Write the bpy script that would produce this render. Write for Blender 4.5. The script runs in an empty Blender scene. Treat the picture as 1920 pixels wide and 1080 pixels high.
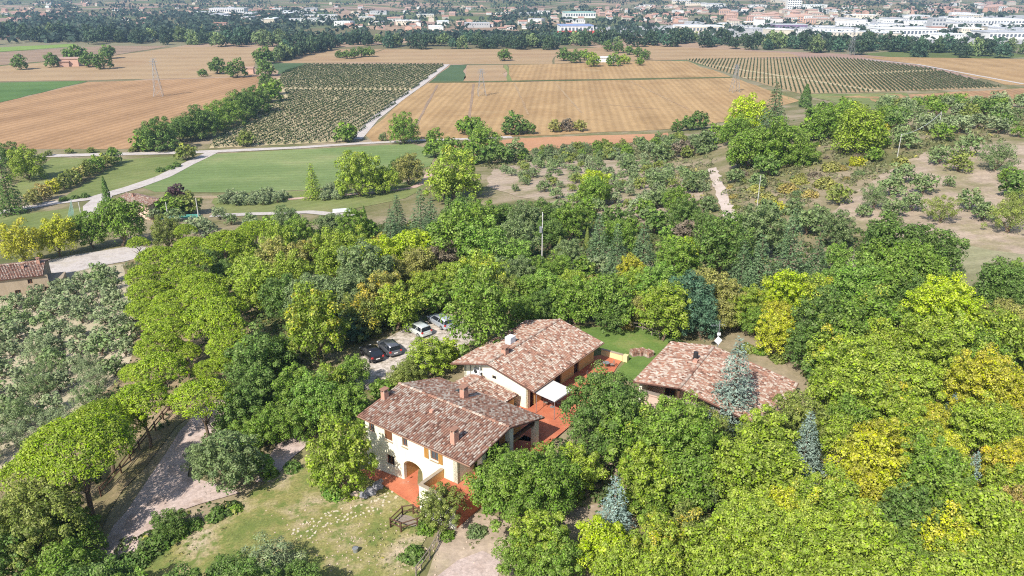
import bpy, math, random
import numpy as np
from mathutils import Vector, Matrix
from mathutils.geometry import delaunay_2d_cdt

S = bpy.context.scene
COL = S.collection
rng = np.random.default_rng(11)
random.seed(11)
R = math.radians

# ------------------------------------------------------------------ camera, sky, sun, exposure
CAM_H, PITCH, FOC = 45.0, R(21.6), 1450.0          # focal length in photo pixels (1920 wide)
cd = bpy.data.cameras.new('camera')
cam = bpy.data.objects.new('camera', cd); COL.objects.link(cam)
cam.location = (0, 0, CAM_H); cam.rotation_euler = (R(90) - PITCH, 0, 0)
cd.sensor_width = 36.0; cd.lens = FOC / 1920 * 36.0
cd.clip_start = 0.5; cd.clip_end = 30000
S.camera = cam

SUN_EL, SUN_TO = R(43), Vector((0.54, 0.84, 0)).normalized()     # SUN_TO: where shadows point
w = bpy.data.worlds.new('World'); S.world = w; w.use_nodes = True
nt = w.node_tree
sky = nt.nodes.new('ShaderNodeTexSky'); sky.sky_type = 'NISHITA'; sky.sun_disc = False
sky.sun_elevation = SUN_EL
sky.sun_rotation = math.atan2(-SUN_TO.x, -SUN_TO.y) % (2 * math.pi)
sky.air_density = 1.0; sky.dust_density = 1.2
bg = nt.nodes['Background']; bg.inputs[1].default_value = 0.125
nt.links.new(sky.outputs[0], bg.inputs[0])
sl = bpy.data.lights.new('sun', 'SUN'); sl.energy = 5.0; sl.angle = R(0.53); sl.color = (1, 0.95, 0.87)
sun = bpy.data.objects.new('sun', sl); COL.objects.link(sun)
sd = Vector((SUN_TO.x * math.cos(SUN_EL), SUN_TO.y * math.cos(SUN_EL), -math.sin(SUN_EL)))
sun.rotation_euler = sd.to_track_quat('-Z', 'Y').to_euler()
vs = S.view_settings
vs.view_transform = 'Standard'; vs.look = 'None'; vs.exposure = 0.50; vs.gamma = 1.0; vs.use_curve_mapping = False
S.render.engine = 'CYCLES'
S.cycles.max_bounces = 6; S.cycles.diffuse_bounces = 3; S.cycles.transmission_bounces = 4
S.cycles.filter_width = 1.1; S.cycles.use_denoising = False
S.cycles.transparent_max_bounces = 4; S.cycles.volume_bounces = 0

# ------------------------------------------------------------------ terrain
_sp, _cp = math.sin(PITCH), math.cos(PITCH)
def ray(u, v):
    x = (u - 960) / FOC; y = (540 - v) / FOC
    return np.array([x, _cp + y * _sp, -_sp + y * _cp])
def at_z(u, v, z):
    d = ray(u, v); t = (z - CAM_H) / d[2]
    return np.array([d[0] * t, d[1] * t, z])
def depth(P):
    return P[1] * _cp - (P[2] - CAM_H) * _sp
PLAIN = -21.0
CTRL = '''960 900 1.2;700 900 0.1;785 931 1.0;600 960 0;850 1000 0.8;1000 900 1.8;1200 900 2.2;1600 1000 2.5;300 950 -1.5;60 900 -5;
100 700 -9;40 540 -12;200 480 -13;300 600 -5.5;500 560 -2.5;600 480 -4;660 720 1.2;860 610 2.2;720 660 1.6;1000 600 2.2;1110 700 2.4;1050 790 2.4;1150 650 2.4;1340 620 2.5;
1330 760 2.4;1700 700 3;1900 800 3;1900 1050 3;500 1050 0;100 1060 -4;400 800 -1;500 860 -0.7;960 480 -2;960 400 -7;960 330 -13;900 285 -20;700 420 -12;500 420 -14;
260 400 -16;100 390 -18;0 400 -19;300 330 -20;700 330 -19;500 290 -21;100 290 -21;1200 480 0;1200 400 -2.5;1200 330 -9;1200 285 -15;
1100 300 -15;1450 480 2;1450 400 2;1450 300 1;1450 245 -1;1330 260 -8;1700 480 4;1700 380 4.5;1700 280 5;1700 222 4.5;1900 480 5;1900 380 5;1900 250 5.5;1900 205 5.5;
1500 172 -21;1700 180 -21;1900 170 -21;1300 225 -21;1250 248 -21;900 262 -21;700 262 -21;300 262 -21;0 262 -21;1100 200 -21;800 200 -21;300 200 -21'''
_c = [at_z(*map(float, s.split())) for s in CTRL.replace('\n', '').split(';') if s.strip()]
_c += [np.array(p, float) for p in ((-30, 20, -2), (0, 20, 1), (40, 20, 3), (-90, 40, -8), (110, 40, 3), (160, 90, 4), (-170, 120, -16),
       (-260, 200, -21), (230, 200, 5), (300, 330, 2), (330, 450, -21), (-330, 330, -21), (0, 430, -21), (-200, 470, -21), (200, 480, -21))]
_c = np.array(_c); _X = _c[:, :2] / 100.0
def _U(d2):
    return 0.5 * d2 * np.log(d2 + 1e-9)
_n = len(_X)
_A = np.zeros((_n + 3, _n + 3))
_A[:_n, :_n] = _U(((_X[:, None] - _X[None]) ** 2).sum(-1)) + np.eye(_n) * 0.004
_A[:_n, _n] = 1; _A[:_n, _n + 1:] = _X
_A[_n:, :_n] = _A[:_n, _n:].T
_W = np.linalg.solve(_A, np.concatenate([_c[:, 2], np.zeros(3)]))
def _ss(a, b, x):
    t = np.clip((x - a) / (b - a), 0, 1); return t * t * (3 - 2 * t)
def hgt(x, y):
    x = np.asarray(x, float); y = np.asarray(y, float); sh = np.broadcast(x, y).shape
    x = np.broadcast_to(x, sh).ravel(); y = np.broadcast_to(y, sh).ravel()
    q = np.stack([x, y], -1) / 100.0
    z = np.full(len(x), PLAIN)
    near = (y < 560) & (np.abs(x) < 520)
    if near.any():
        qq = q[near]
        zz = _U(((qq[:, None] - _X[None]) ** 2).sum(-1)) @ _W[:_n] + _W[_n] + qq @ _W[_n + 1:]
        k = np.maximum(_ss(460, 540, y[near]), _ss(330, 500, np.abs(x[near])))
        k = np.maximum(k, np.maximum(_ss(40, -40, y[near]), 0) * 0.6)
        zz = np.clip(zz, PLAIN, 9)
        z[near] = zz * (1 - k) + PLAIN * k
    far = y > 1500
    if far.any():
        xf, yf = x[far], y[far]
        n = 0.55 + 0.25 * np.sin(xf / 430 + 1.3) + 0.2 * np.sin(xf / 190 + yf / 600)
        z[far] += _ss(1750, 4200, yf) * 120 * n + _ss(1600, 2400, yf) * 9 * np.sin(xf / 160 + 2) 
    return z.reshape(sh)
_T = np.geomspace(25, 9000, 700)
def at(u, v, hc=0.0):
    """where the line of sight of a photo pixel meets the ground raised by hc; the ground point below it"""
    d = ray(u, v)
    P = d[None] * _T[:, None]; P[:, 2] += CAM_H
    g = P[:, 2] - hgt(P[:, 0], P[:, 1]) - hc
    i = int(np.argmax(g < 0)) if (g < 0).any() else len(_T) - 1
    a, b = _T[max(i - 1, 0)], _T[i]
    for _ in range(14):
        m = (a + b) / 2; p = d * m
        if p[2] + CAM_H - float(hgt(p[0], p[1])) - hc < 0: b = m
        else: a = m
    p = d * b
    return np.array([p[0], p[1], float(hgt(p[0], p[1]))])
def pix(P):
    q = np.array(P, float) - [0, 0, CAM_H]
    Y = q[1] * _sp + q[2] * _cp; Z = q[1] * _cp - q[2] * _sp
    return 960 + FOC * q[0] / Z, 540 - FOC * Y / Z

# ------------------------------------------------------------------ small helpers
def tag(o, label=None, cat=None, group=None, kind=None):
    if label: o['label'] = label
    if cat: o['category'] = cat
    if group: o['group'] = group
    if kind: o['kind'] = kind
    return o
def empty(name, loc, rz=0, label=None, cat=None, group=None, scale=1.0):
    o = bpy.data.objects.new(name, None); COL.objects.link(o)
    o.location = loc; o.rotation_euler = (0, 0, rz); o.scale = (scale,) * 3 if np.isscalar(scale) else scale
    o.empty_display_size = 0.1
    return tag(o, label, cat, group)
def link(name, me, parent=None, loc=None, rz=0):
    o = bpy.data.objects.new(name, me); COL.objects.link(o)
    if parent: o.parent = parent
    if loc is not None: o.location = loc
    if rz: o.rotation_euler = (0, 0, rz)
    return o
def copy_tree(o, parent=None):
    c = o.copy(); COL.objects.link(c); c.parent = parent
    for ch in o.children: copy_tree(ch, c)
    return c
class MB:
    """collects shapes into one mesh"""
    def __init__(s): s.v = []; s.f = []; s.m = []
    def add(s, v, f, m=0):
        k = len(s.v); s.v += [tuple(p) for p in v]; s.f += [tuple(i + k for i in q) for q in f]; s.m += [m] * len(f); return s
    def box(s, x0, x1, y0, y1, z0, z1, m=0):
        return s.add([(x0, y0, z0), (x1, y0, z0), (x1, y1, z0), (x0, y1, z0), (x0, y0, z1), (x1, y0, z1), (x1, y1, z1), (x0, y1, z1)],
                     [(3, 2, 1, 0), (4, 5, 6, 7), (0, 1, 5, 4), (1, 2, 6, 5), (2, 3, 7, 6), (3, 0, 4, 7)], m)
    def prism(s, poly, d, m=0):
        """a polygon (3D points) pushed along the vector d"""
        n = len(poly); d = Vector(d); a = [Vector(p) for p in poly]; b = [p + d for p in a]
        return s.add([tuple(p) for p in a + b], [tuple(range(n))[::-1], tuple(range(n, 2 * n))] + [(i, (i + 1) % n, n + (i + 1) % n, n + i) for i in range(n)], m)
    def tube(s, pts, rad, n=6, m=0, cap=True):
        pts = [Vector(p) for p in pts]; rad = [rad] * len(pts) if np.isscalar(rad) else rad
        v = []; f = []
        for i, p in enumerate(pts):
            t = (pts[min(i + 1, len(pts) - 1)] - pts[max(i - 1, 0)])
            t = t.normalized() if t.length > 1e-9 else Vector((0, 0, 1))
            a = t.orthogonal().normalized() if abs(t.z) < 0.95 else t.cross(Vector((1, 0, 0))).normalized()
            if abs(t.z) < 0.95: a = t.cross(Vector((0, 0, 1))).normalized()
            b = t.cross(a)
            for k in range(n):
                c = 2 * math.pi * (k + .5) / n
                v.append(p + (a * math.cos(c) + b * math.sin(c)) * rad[i])
        for i in range(len(pts) - 1):
            for k in range(n):
                f.append((i * n + k, i * n + (k + 1) % n, (i + 1) * n + (k + 1) % n, (i + 1) * n + k))
        if cap:
            f.append(tuple(range(n))[::-1]); f.append(tuple(range((len(pts) - 1) * n, len(pts) * n)))
        return s.add([tuple(p) for p in v], f, m)
    def mesh(s, name, mats, smooth=False):
        me = bpy.data.meshes.new(name); me.from_pydata(s.v, [], s.f)
        for m in (mats if isinstance(mats, (list, tuple)) else [mats]): me.materials.append(m)
        me.polygons.foreach_set('material_index', s.m)
        if smooth: me.polygons.foreach_set('use_smooth', [True] * len(s.f))
        me.update(); return me
    def build(s, name, mats, parent=None, loc=None, rz=0, smooth=False):
        return link(name, s.mesh(name, mats, smooth), parent, loc, rz)
def bevel(o, wdt, seg=2):
    m = o.modifiers.new('bevel', 'BEVEL'); m.width = wdt; m.segments = seg; m.limit_method = 'ANGLE'; m.angle_limit = R(35); return o

# ------------------------------------------------------------------ materials
class NT:
    def __init__(s, name):
        s.mat = bpy.data.materials.new(name); s.mat.use_nodes = True; s.t = s.mat.node_tree
        s.b = s.t.nodes['Principled BSDF']
        s.b.inputs['Specular IOR Level'].default_value = 0.25; s.b.inputs['Roughness'].default_value = 0.85
    def n(s, typ, **kw):
        x = s.t.nodes.new(typ)
        for k, v in kw.items(): setattr(x, k, v)
        return x
    def l(s, a, b): s.t.links.new(a, b)
    def pos(s, scale=(1, 1, 1), rz=0.0, obj=False):
        g = s.n('ShaderNodeTexCoord') if obj else s.n('ShaderNodeNewGeometry')
        m = s.n('ShaderNodeMapping'); m.inputs['Scale'].default_value = scale; m.inputs['Rotation'].default_value = (0, 0, rz)
        s.l(g.outputs['Object' if obj else 'Position'], m.inputs[0]); return m.outputs[0]
    def noise(s, vec, scale, detail=4, rough=0.6):
        x = s.n('ShaderNodeTexNoise'); x.inputs['Scale'].default_value = scale; x.inputs['Detail'].default_value = detail; x.inputs['Roughness'].default_value = rough
        s.l(vec, x.inputs['Vector']); return x.outputs[0]
    def ramp(s, fac, stops, interp='LINEAR'):
        x = s.n('ShaderNodeValToRGB'); x.color_ramp.interpolation = interp; e = x.color_ramp.elements
        while len(e) < len(stops): e.new(0.5)
        for i, (p, c) in enumerate(stops):
            e[i].position = p; e[i].color = (*c, 1) if len(c) == 3 else c
        s.l(fac, x.inputs[0]); return x.outputs[0]
    def mix(s, fac, a, b, mode='MIX'):
        x = s.n('ShaderNodeMix', data_type='RGBA', blend_type=mode)
        for sock, val in ((x.inputs[0], fac), (x.inputs[6], a), (x.inputs[7], b)):
            if hasattr(val, 'node'): s.l(val, sock)
            elif isinstance(val, (int, float)): sock.default_value = val
            else: sock.default_value = (*val, 1)
        return x.outputs[2]
    def math(s, op, a, b=0.0):
        x = s.n('ShaderNodeMath', operation=op)
        for sock, val in zip(x.inputs, (a, b)):
            if hasattr(val, 'node'): s.l(val, sock)
            else: sock.default_value = val
        return x.outputs[0]
    def bump(s, h, strength=0.4, dist=0.1):
        x = s.n('ShaderNodeBump'); x.inputs['Strength'].default_value = strength; x.inputs['Distance'].default_value = dist
        s.l(h, x.inputs['Height']); s.l(x.outputs[0], s.b.inputs['Normal'])
    def out(s, col, rough=None):
        s.l(col, s.b.inputs['Base Color'])
        if rough is not None: s.b.inputs['Roughness'].default_value = rough
        return s.mat
def plain(name, col, rough=0.7, var=0.12, scale=2.0, metal=0.0, spec=0.25):
    t = NT(name); v = t.pos()
    c = t.mix(t.noise(v, scale), tuple(x * (1 - var) for x in col), tuple(min(1, x * (1 + var)) for x in col))
    t.b.inputs['Metallic'].default_value = metal; t.b.inputs['Specular IOR Level'].default_value = spec
    return t.out(c, rough)

def ground_mat(name, stops, scale=0.08, fine=1.2, fstr=0.35, stripe=None, fdark=0.55, patch=None):
    """soil, grass or crop: large noise through a ramp, fine grain on top, optional tilled lines (spacing m, direction rad, strength)"""
    t = NT(name); v = t.pos()
    base = t.ramp(t.noise(v, scale, 6, 0.62), stops)
    g = t.noise(v, fine, 5, 0.7)
    col = t.mix(fstr, base, t.ramp(g, [(0.3, (fdark,) * 3), (0.7, (1.25,) * 3)]), 'MULTIPLY')
    if patch:
        pc, pscale, lo, hi = patch
        col = t.mix(t.ramp(t.noise(v, pscale, 5, 0.65), [(lo, (0, 0, 0)), (hi, (1, 1, 1))]), col, pc)
    if stripe:
        sp, ang, st = stripe
        v2 = t.pos((1, 1, 1), -ang)
        for k, (q, s2) in enumerate(((sp, st), (sp * 5.3, st * 0.8))):
            wv = t.n('ShaderNodeTexWave', wave_type='BANDS', bands_direction='Y', wave_profile='SIN')
            wv.inputs['Scale'].default_value = 0.314 / q; wv.inputs['Distortion'].default_value = 1.2 + k * 2; wv.inputs['Detail'].default_value = 3; wv.inputs['Detail Scale'].default_value = 0.3
            t.l(v2, wv.inputs[0])
            col = t.mix(s2, col, t.ramp(wv.outputs[0], [(0.15, (0.68, 0.66, 0.64)), (0.8, (1.1, 1.1, 1.08))]), 'MULTIPLY')
    t.bump(g, 0.5, 0.12)
    t.b.inputs['Specular IOR Level'].default_value = 0.1
    return t.out(col, 0.95)

def leaf_mat(name, transl=0.28, spec=0.2, rough=0.55, gold=(0.46, 0.38, 0.028), dv=0.42):
    t = NT(name)
    oi = t.n('ShaderNodeObjectInfo'); geo = t.n('ShaderNodeNewGeometry')
    at_ = t.n('ShaderNodeAttribute', attribute_type='OBJECT', attribute_name='autumn')
    tn = t.n('ShaderNodeAttribute', attribute_type='GEOMETRY', attribute_name='tint')
    rnd = geo.outputs['Random Per Island']
    k = t.math('SUBTRACT', t.math('ADD', tn.outputs['Fac'], t.math('MULTIPLY', rnd, 0.35)), t.math('SUBTRACT', 1.32, t.math('MULTIPLY', at_.outputs['Fac'], 1.0)))
    k = t.math('MULTIPLY', k, 3.0); k.node.use_clamp = True
    col = t.mix(k, oi.outputs['Color'], gold)
    hs = t.n('ShaderNodeHueSaturation')
    t.l(col, hs.inputs['Color'])
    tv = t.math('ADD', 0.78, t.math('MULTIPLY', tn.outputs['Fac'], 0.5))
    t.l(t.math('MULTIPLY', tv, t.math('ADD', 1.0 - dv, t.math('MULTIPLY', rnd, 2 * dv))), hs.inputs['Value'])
    r2 = t.math('FRACT', t.math('MULTIPLY', rnd, 7.31))
    t.l(t.math('ADD', 0.500, t.math('SUBTRACT', t.math('MULTIPLY', r2, 0.03), t.math('MULTIPLY', tn.outputs['Fac'], 0.03))), hs.inputs['Hue'])
    t.l(t.math('ADD', 0.84, t.math('MULTIPLY', r2, 0.25)), hs.inputs['Saturation'])
    c = hs.outputs[0]
    t.l(c, t.b.inputs['Base Color']); t.b.inputs['Roughness'].default_value = rough; t.b.inputs['Specular IOR Level'].default_value = spec
    tr = t.n('ShaderNodeBsdfTranslucent'); t.l(c, tr.inputs[0])
    mx = t.n('ShaderNodeMixShader'); mx.inputs[0].default_value = transl
    o = t.t.nodes['Material Output']
    t.l(t.b.outputs[0], mx.inputs[1]); t.l(tr.outputs[0], mx.inputs[2]); t.l(mx.outputs[0], o.inputs[0])
    return t.mat
LEAF = leaf_mat('leaf'); NEEDLE = leaf_mat('needle', 0.15, 0.15, 0.6, dv=0.36); OLEAF = leaf_mat('olive_leaf', 0.15, 0.15, 0.6, dv=0.24)
BARK = plain('bark', (0.16, 0.115, 0.08), 0.9, 0.4, 6); PALEBARK = plain('pale_bark', (0.42, 0.36, 0.30), 0.9, 0.3, 5)

# ------------------------------------------------------------------ the ground sheets
def sheet(name, poly, mat, off=0.05, step=3.0, jit=0.0, world=False, kind='structure', pts_px=True):
    """a sheet of ground draped on the terrain; poly in photo pixels unless world"""
    W = [tuple(p) for p in poly] if world else [tuple(at(*p)[:2]) for p in poly]
    E = []
    for i, a in enumerate(W):
        b = W[(i + 1) % len(W)]; L = math.hypot(b[0] - a[0], b[1] - a[1]); k = max(1, int(L / step))
        for j in range(k):
            s = j / k; q = jit * rng.normal() if (jit and j) else 0.0; q2 = jit * rng.normal() if (jit and j) else 0.0
            E.append((a[0] + (b[0] - a[0]) * s + q, a[1] + (b[1] - a[1]) * s + q2))
    P = np.array(E); lo = P.min(0); hi = P.max(0)
    gx = np.arange(lo[0] + step * .5, hi[0], step); gy = np.arange(lo[1] + step * .5, hi[1], step)
    pts = E[:]
    if len(gx) * len(gy) < 40000:
        G = np.stack(np.meshgrid(gx, gy), -1).reshape(-1, 2)
        ins = np.zeros(len(G), bool); n = len(P)
        for i in range(n):
            a, b = P[i], P[(i + 1) % n]
            c = ((a[1] > G[:, 1]) != (b[1] > G[:, 1]))
            with np.errstate(divide='ignore', invalid='ignore'):
                xx = (b[0] - a[0]) * (G[:, 1] - a[1]) / (b[1] - a[1]) + a[0]
            ins ^= c & (G[:, 0] < xx)
        G = G[ins]; pts += [tuple(g) for g in G]
    r = delaunay_2d_cdt([Vector(p) for p in pts], [], [list(range(len(E)))], 1, 1e-4)
    V = np.array([tuple(p) for p in r[0]]); z = hgt(V[:, 0], V[:, 1]) + off
    me = bpy.data.meshes.new(name); me.from_pydata([(a[0], a[1], c) for a, c in zip(V, z)], [], [tuple(f) for f in r[2]])
    me.materials.append(mat); me.update()
    # faces up
    if len(me.polygons) and me.polygons[0].normal.z < 0: me.flip_normals()
    o = link(name, me); tag(o, kind=kind); return o
def strip(name, line, wid, mat, off=0.06, step=3.0, jit=0.0):
    """a road or track along a line of photo pixels, wid metres wide (number or one per point)"""
    P = [at(*p)[:2] for p in line]; wid = [wid] * len(P) if np.isscalar(wid) else wid
    Lf, Rt = [], []
    for i, p in enumerate(P):
        t = P[min(i + 1, len(P) - 1)] - P[max(i - 1, 0)]; t = t / np.linalg.norm(t); nrm = np.array([-t[1], t[0]])
        Lf.append(tuple(p + nrm * wid[i] / 2)); Rt.append(tuple(p - nrm * wid[i] / 2))
    return sheet(name, Rt + Lf[::-1], mat, off, step, jit, world=True)

def terrain_material():
    t = NT('terrain'); v = t.pos()
    n1 = t.noise(v, 0.045, 7, 0.65); g = t.noise(v, 1.1, 5, 0.75)
    near = t.ramp(n1, [(0.3, (0.11, 0.125, 0.045)), (0.45, (0.18, 0.17, 0.075)), (0.58, (0.30, 0.245, 0.16)), (0.74, (0.38, 0.30, 0.22))])
    near = t.mix(0.5, near, t.ramp(g, [(0.28, (0.45, 0.46, 0.4)), (0.7, (1.25, 1.22, 1.2))]), 'MULTIPLY')
    vo = t.n('ShaderNodeTexVoronoi', feature='F1'); vo.inputs['Scale'].default_value = 1.0
    t.l(t.pos((1 / 170, 1 / 230, 1), 0.3), vo.inputs['Vector'])
    sp = t.n('ShaderNodeSeparateColor'); t.l(vo.outputs['Color'], sp.inputs[0])
    far = t.ramp(sp.outputs[0], [(0.0, (0.17, 0.15, 0.08)), (0.22, (0.12, 0.15, 0.05)), (0.4, (0.36, 0.25, 0.17)), (0.55, (0.13, 0.15, 0.07)), (0.68, (0.33, 0.22, 0.17)), (0.85, (0.22, 0.20, 0.12))], 'CONSTANT')
    far = t.mix(0.5, far, t.ramp(t.noise(v, 0.03, 6, 0.7), [(0.3, (0.6, 0.62, 0.6)), (0.7, (1.15, 1.15, 1.15))]), 'MULTIPLY')
    xyz = t.n('ShaderNodeSeparateXYZ'); t.l(t.pos(), xyz.inputs[0])
    k = t.math('DIVIDE', t.math('SUBTRACT', xyz.outputs[1], 520.0), 60.0); k.node.use_clamp = True
    t.bump(g, 0.5, 0.15); t.b.inputs['Specular IOR Level'].default_value = 0.1
    return t.out(t.mix(k, near, far), 0.95)

def grid_terrain():
    xs = np.concatenate([-np.geomspace(9000, 340, 45), np.arange(-328, 330, 4.0), np.geomspace(340, 9000, 45)])
    ys = np.concatenate([np.arange(-60, 560, 4.0), np.geomspace(560, 14000, 90)])
    G = np.stack(np.meshgrid(xs, ys), -1).reshape(-1, 2); z = hgt(G[:, 0], G[:, 1])
    nx, ny = len(xs), len(ys)
    i = np.arange(nx - 1)[None] + np.arange(ny - 1)[:, None] * nx; i = i.ravel()
    F = np.stack([i, i + 1, i + nx + 1, i + nx], -1)
    me = bpy.data.meshes.new('terrain')
    me.from_pydata(np.concatenate([G, z[:, None]], -1).tolist(), [], F.tolist())
    me.materials.append(terrain_material()); me.polygons.foreach_set('use_smooth', [True] * len(F)); me.update()
    tag(link('ground', me), kind='structure')
grid_terrain()

# ------------------------------------------------------------------ fields of the plain
_sheet = sheet
def sheet(name, poly, mat, off=0.05, step=3.0, jit=0.0, **k):
    return _sheet(name, poly, mat, off, step, max(jit, .045 * step if step >= 14 else 0), **k)
def fdir(a, b):
    p, q = at(*a), at(*b); return math.atan2(q[1] - p[1], q[0] - p[0])
d1 = fdir((100, 260), (480, 160)); d2 = fdir((760, 240), (830, 160)); d3 = fdir((1100, 240), (1090, 160))
OR1 = ground_mat('ploughed_ochre', [(0.3, (0.30, 0.178, 0.092)), (0.52, (0.385, 0.235, 0.125)), (0.75, (0.33, 0.20, 0.105))], 0.014, 0.4, 0.35, (5.0, d1, 0.38))
TAN = ground_mat('stubble_tan', [(0.3, (0.30, 0.19, 0.088)), (0.48, (0.41, 0.272, 0.135)), (0.6, (0.35, 0.222, 0.105)), (0.74, (0.43, 0.30, 0.16))], 0.016, 0.35, 0.35, (4.0, d3, 0.3))
TAN2 = ground_mat('stubble_pale', [(0.3, (0.333, 0.225, 0.126)), (0.5, (0.378, 0.266, 0.153)), (0.72, (0.324, 0.207, 0.117))], 0.012, 0.4, 0.2, (7.0, 0.12, 0.3))
DUN = ground_mat('fallow_dun', [(0.3, (0.261, 0.180, 0.122)), (0.5, (0.306, 0.216, 0.149)), (0.72, (0.225, 0.162, 0.113))], 0.02, 0.4, 0.2, (6.0, 0.1, 0.25))
RED = ground_mat('red_soil', [(0.3, (0.396, 0.198, 0.108)), (0.6, (0.450, 0.243, 0.135))], 0.03, 0.6, 0.3)
GRN = ground_mat('crop_green', [(0.3, (0.075, 0.14, 0.04)), (0.6, (0.11, 0.185, 0.055))], 0.02, 0.5, 0.25, (5.0, 0.15, 0.2))
DGR = ground_mat('crop_dark_green', [(0.3, (0.06, 0.10, 0.045)), (0.6, (0.085, 0.13, 0.06))], 0.03, 0.5, 0.25)
VSOIL = ground_mat('vineyard_soil', [(0.3, (0.40, 0.32, 0.18)), (0.5, (0.46, 0.38, 0.23)), (0.7, (0.34, 0.29, 0.15))], 0.03, 0.7, 0.3)
MEAD = ground_mat('meadow', [(0.28, (0.13, 0.19, 0.06)), (0.45, (0.165, 0.225, 0.08)), (0.58, (0.22, 0.265, 0.105)), (0.72, (0.29, 0.28, 0.14))], 0.022, 0.6, 0.35, (5.0, 0.12, 0.18))
MEAD2 = ground_mat('rough_meadow', [(0.28, (0.13, 0.17, 0.05)), (0.5, (0.19, 0.22, 0.075)), (0.72, (0.26, 0.25, 0.11))], 0.04, 0.8, 0.4, (4.5, 0.9, 0.2))
GRAVEL = ground_mat('white_gravel', [(0.3, (0.40, 0.35, 0.31)), (0.5, (0.52, 0.47, 0.44)), (0.68, (0.44, 0.39, 0.33))], 0.25, 2.0, 0.5, None, 0.5)
DIRT = ground_mat('pale_dirt', [(0.3, (0.40, 0.31, 0.25)), (0.6, (0.52, 0.42, 0.35))], 0.15, 2.0, 0.4)
LAWN = ground_mat('lawn', [(0.28, (0.115, 0.155, 0.045)), (0.39, (0.18, 0.205, 0.06)), (0.49, (0.27, 0.25, 0.09)), (0.58, (0.38, 0.315, 0.175)), (0.7, (0.48, 0.39, 0.28))], 0.19, 5.0, 0.85, None, 0.45, ((.135, .17, .045), .9, .5, .62))
LAWN2 = ground_mat('back_lawn', [(0.3, (0.10, 0.17, 0.04)), (0.55, (0.14, 0.21, 0.05)), (0.75, (0.25, 0.25, 0.09))], 0.25, 3.0, 0.4)
DRIVE = ground_mat('gravel_drive', [(0.3, (0.36, 0.27, 0.225)), (0.5, (0.50, 0.40, 0.355)), (0.72, (0.34, 0.245, 0.19))], 0.35, 3.0, 0.55, None, .45)
PARK = ground_mat('car_park_gravel', [(0.32, (0.25, 0.22, 0.14)), (0.46, (0.46, 0.40, 0.33)), (0.58, (0.58, 0.51, 0.45)), (0.72, (0.30, 0.26, 0.18))], 0.9, 1.8, 0.7, None, 0.3)
HILL = ground_mat('hill_soil', [(0.28, (0.19, 0.185, 0.085)), (0.42, (0.31, 0.26, 0.16)), (0.54, (0.42, 0.33, 0.255)), (0.66, (0.36, 0.29, 0.20)), (0.78, (0.23, 0.21, 0.11))], 0.09, 1.6, 0.6, (3.5, .25, .25))
HGRASS = ground_mat('dry_hill_grass', [(0.28, (0.19, 0.19, 0.095)), (0.5, (0.27, 0.26, 0.15)), (0.72, (0.38, 0.31, 0.24))], 0.05, 1.8, 0.5, (3.0, 0.15, 0.25))
PATHD = ground_mat('pale_grassy_path', [(0.3, (0.46, 0.37, 0.30)), (0.6, (0.56, 0.47, 0.41))], 0.3, 2.0, 0.3)
LITTER = ground_mat('pine_litter', [(0.3, (0.12, 0.125, 0.05)), (0.45, (0.20, 0.165, 0.085)), (0.58, (0.31, 0.23, 0.145)), (0.72, (0.15, 0.135, 0.06))], 0.2, 2.5, 0.45)

far = dict(step=22.0)
sheet('ploughed_field', [(-60, 205), (0, 193), (165, 154), (370, 148), (488, 143), (493, 165), (470, 190), (290, 245), (270, 279), (-80, 281)], OR1, 0.10, 14)
sheet('green_field', [(-60, 158), (0, 155), (165, 152), (0, 192), (-60, 204)], GRN, 0.12, 14)
sheet('stubble_field', [(-80, 126), (0, 124), (210, 105), (330, 88), (520, 90), (480, 115), (472, 141), (370, 146), (165, 151), (0, 153), (-80, 156)], TAN2, 0.10, **far)
sheet('fallow_field', [(-80, 107), (0, 98), (200, 86), (322, 86), (212, 104), (0, 122.5), (-80, 125)], DUN, 0.12, **far)
sheet('green_strip_field', [(-80, 94), (0, 89), (140, 82), (142, 87), (0, 97), (-80, 104)], ground_mat('bright_crop', [(0.3, (0.15, 0.23, 0.05)), (0.6, (0.20, 0.28, 0.07))], 0.03, 0.5, 0.2), 0.14, **far)
sheet('small_dark_field', [(512, 119), (575, 119), (545, 134), (520, 140)], DGR, 0.14, **far)
V1P = [(575, 121), (836, 121), (690, 236), (664, 265), (392, 279), (402, 262), (520, 192), (540, 186), (524, 150), (530, 136)]
sheet('vineyard_ground', V1P, VSOIL, 0.14, 16)
sheet('dark_green_field', [(845, 122), (875, 122), (868, 152.5), (806, 153.5)], DGR, 0.12, **far)
sheet('stubble_field', [(876, 123), (944, 122), (952, 151.5), (869, 152.5)], TAN2, 0.12, **far)
sheet('stubble_field', [(953, 122), (1040, 120), (1220, 114), (1290, 115), (1370, 144), (958, 151.5)], TAN, 0.12, **far)
sheet('ditch_bank', [(806, 153.5), (958, 151.5), (1372, 144.2), (1374, 146), (958, 154), (803, 156)], ground_mat('ditch_grass', [(0.3, (0.07, 0.09, 0.03)), (0.7, (0.14, 0.14, 0.06))], 0.1, 0.5, 0.3), 0.15, **far)
sheet('grass_strip', [(944, 122), (950, 122), (960, 151.5), (951, 151.5)], MEAD2, 0.16, **far)
sheet('great_stubble_field', [(802, 156), (958, 154), (1376, 146), (1500, 189), (1392, 224), (1242, 243), (970, 256), (700, 267), (684, 252), (760, 184)], TAN, 0.10, 14)
sheet('stubble_field', [(722, 92), (1043, 93), (1036, 120), (840, 120), (652, 116)], TAN2, 0.10, **far)
sheet('stubble_field', [(510, 118), (602, 92), (720, 92), (652, 117), (578, 118)], TAN2, 0.12, **far)
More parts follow.
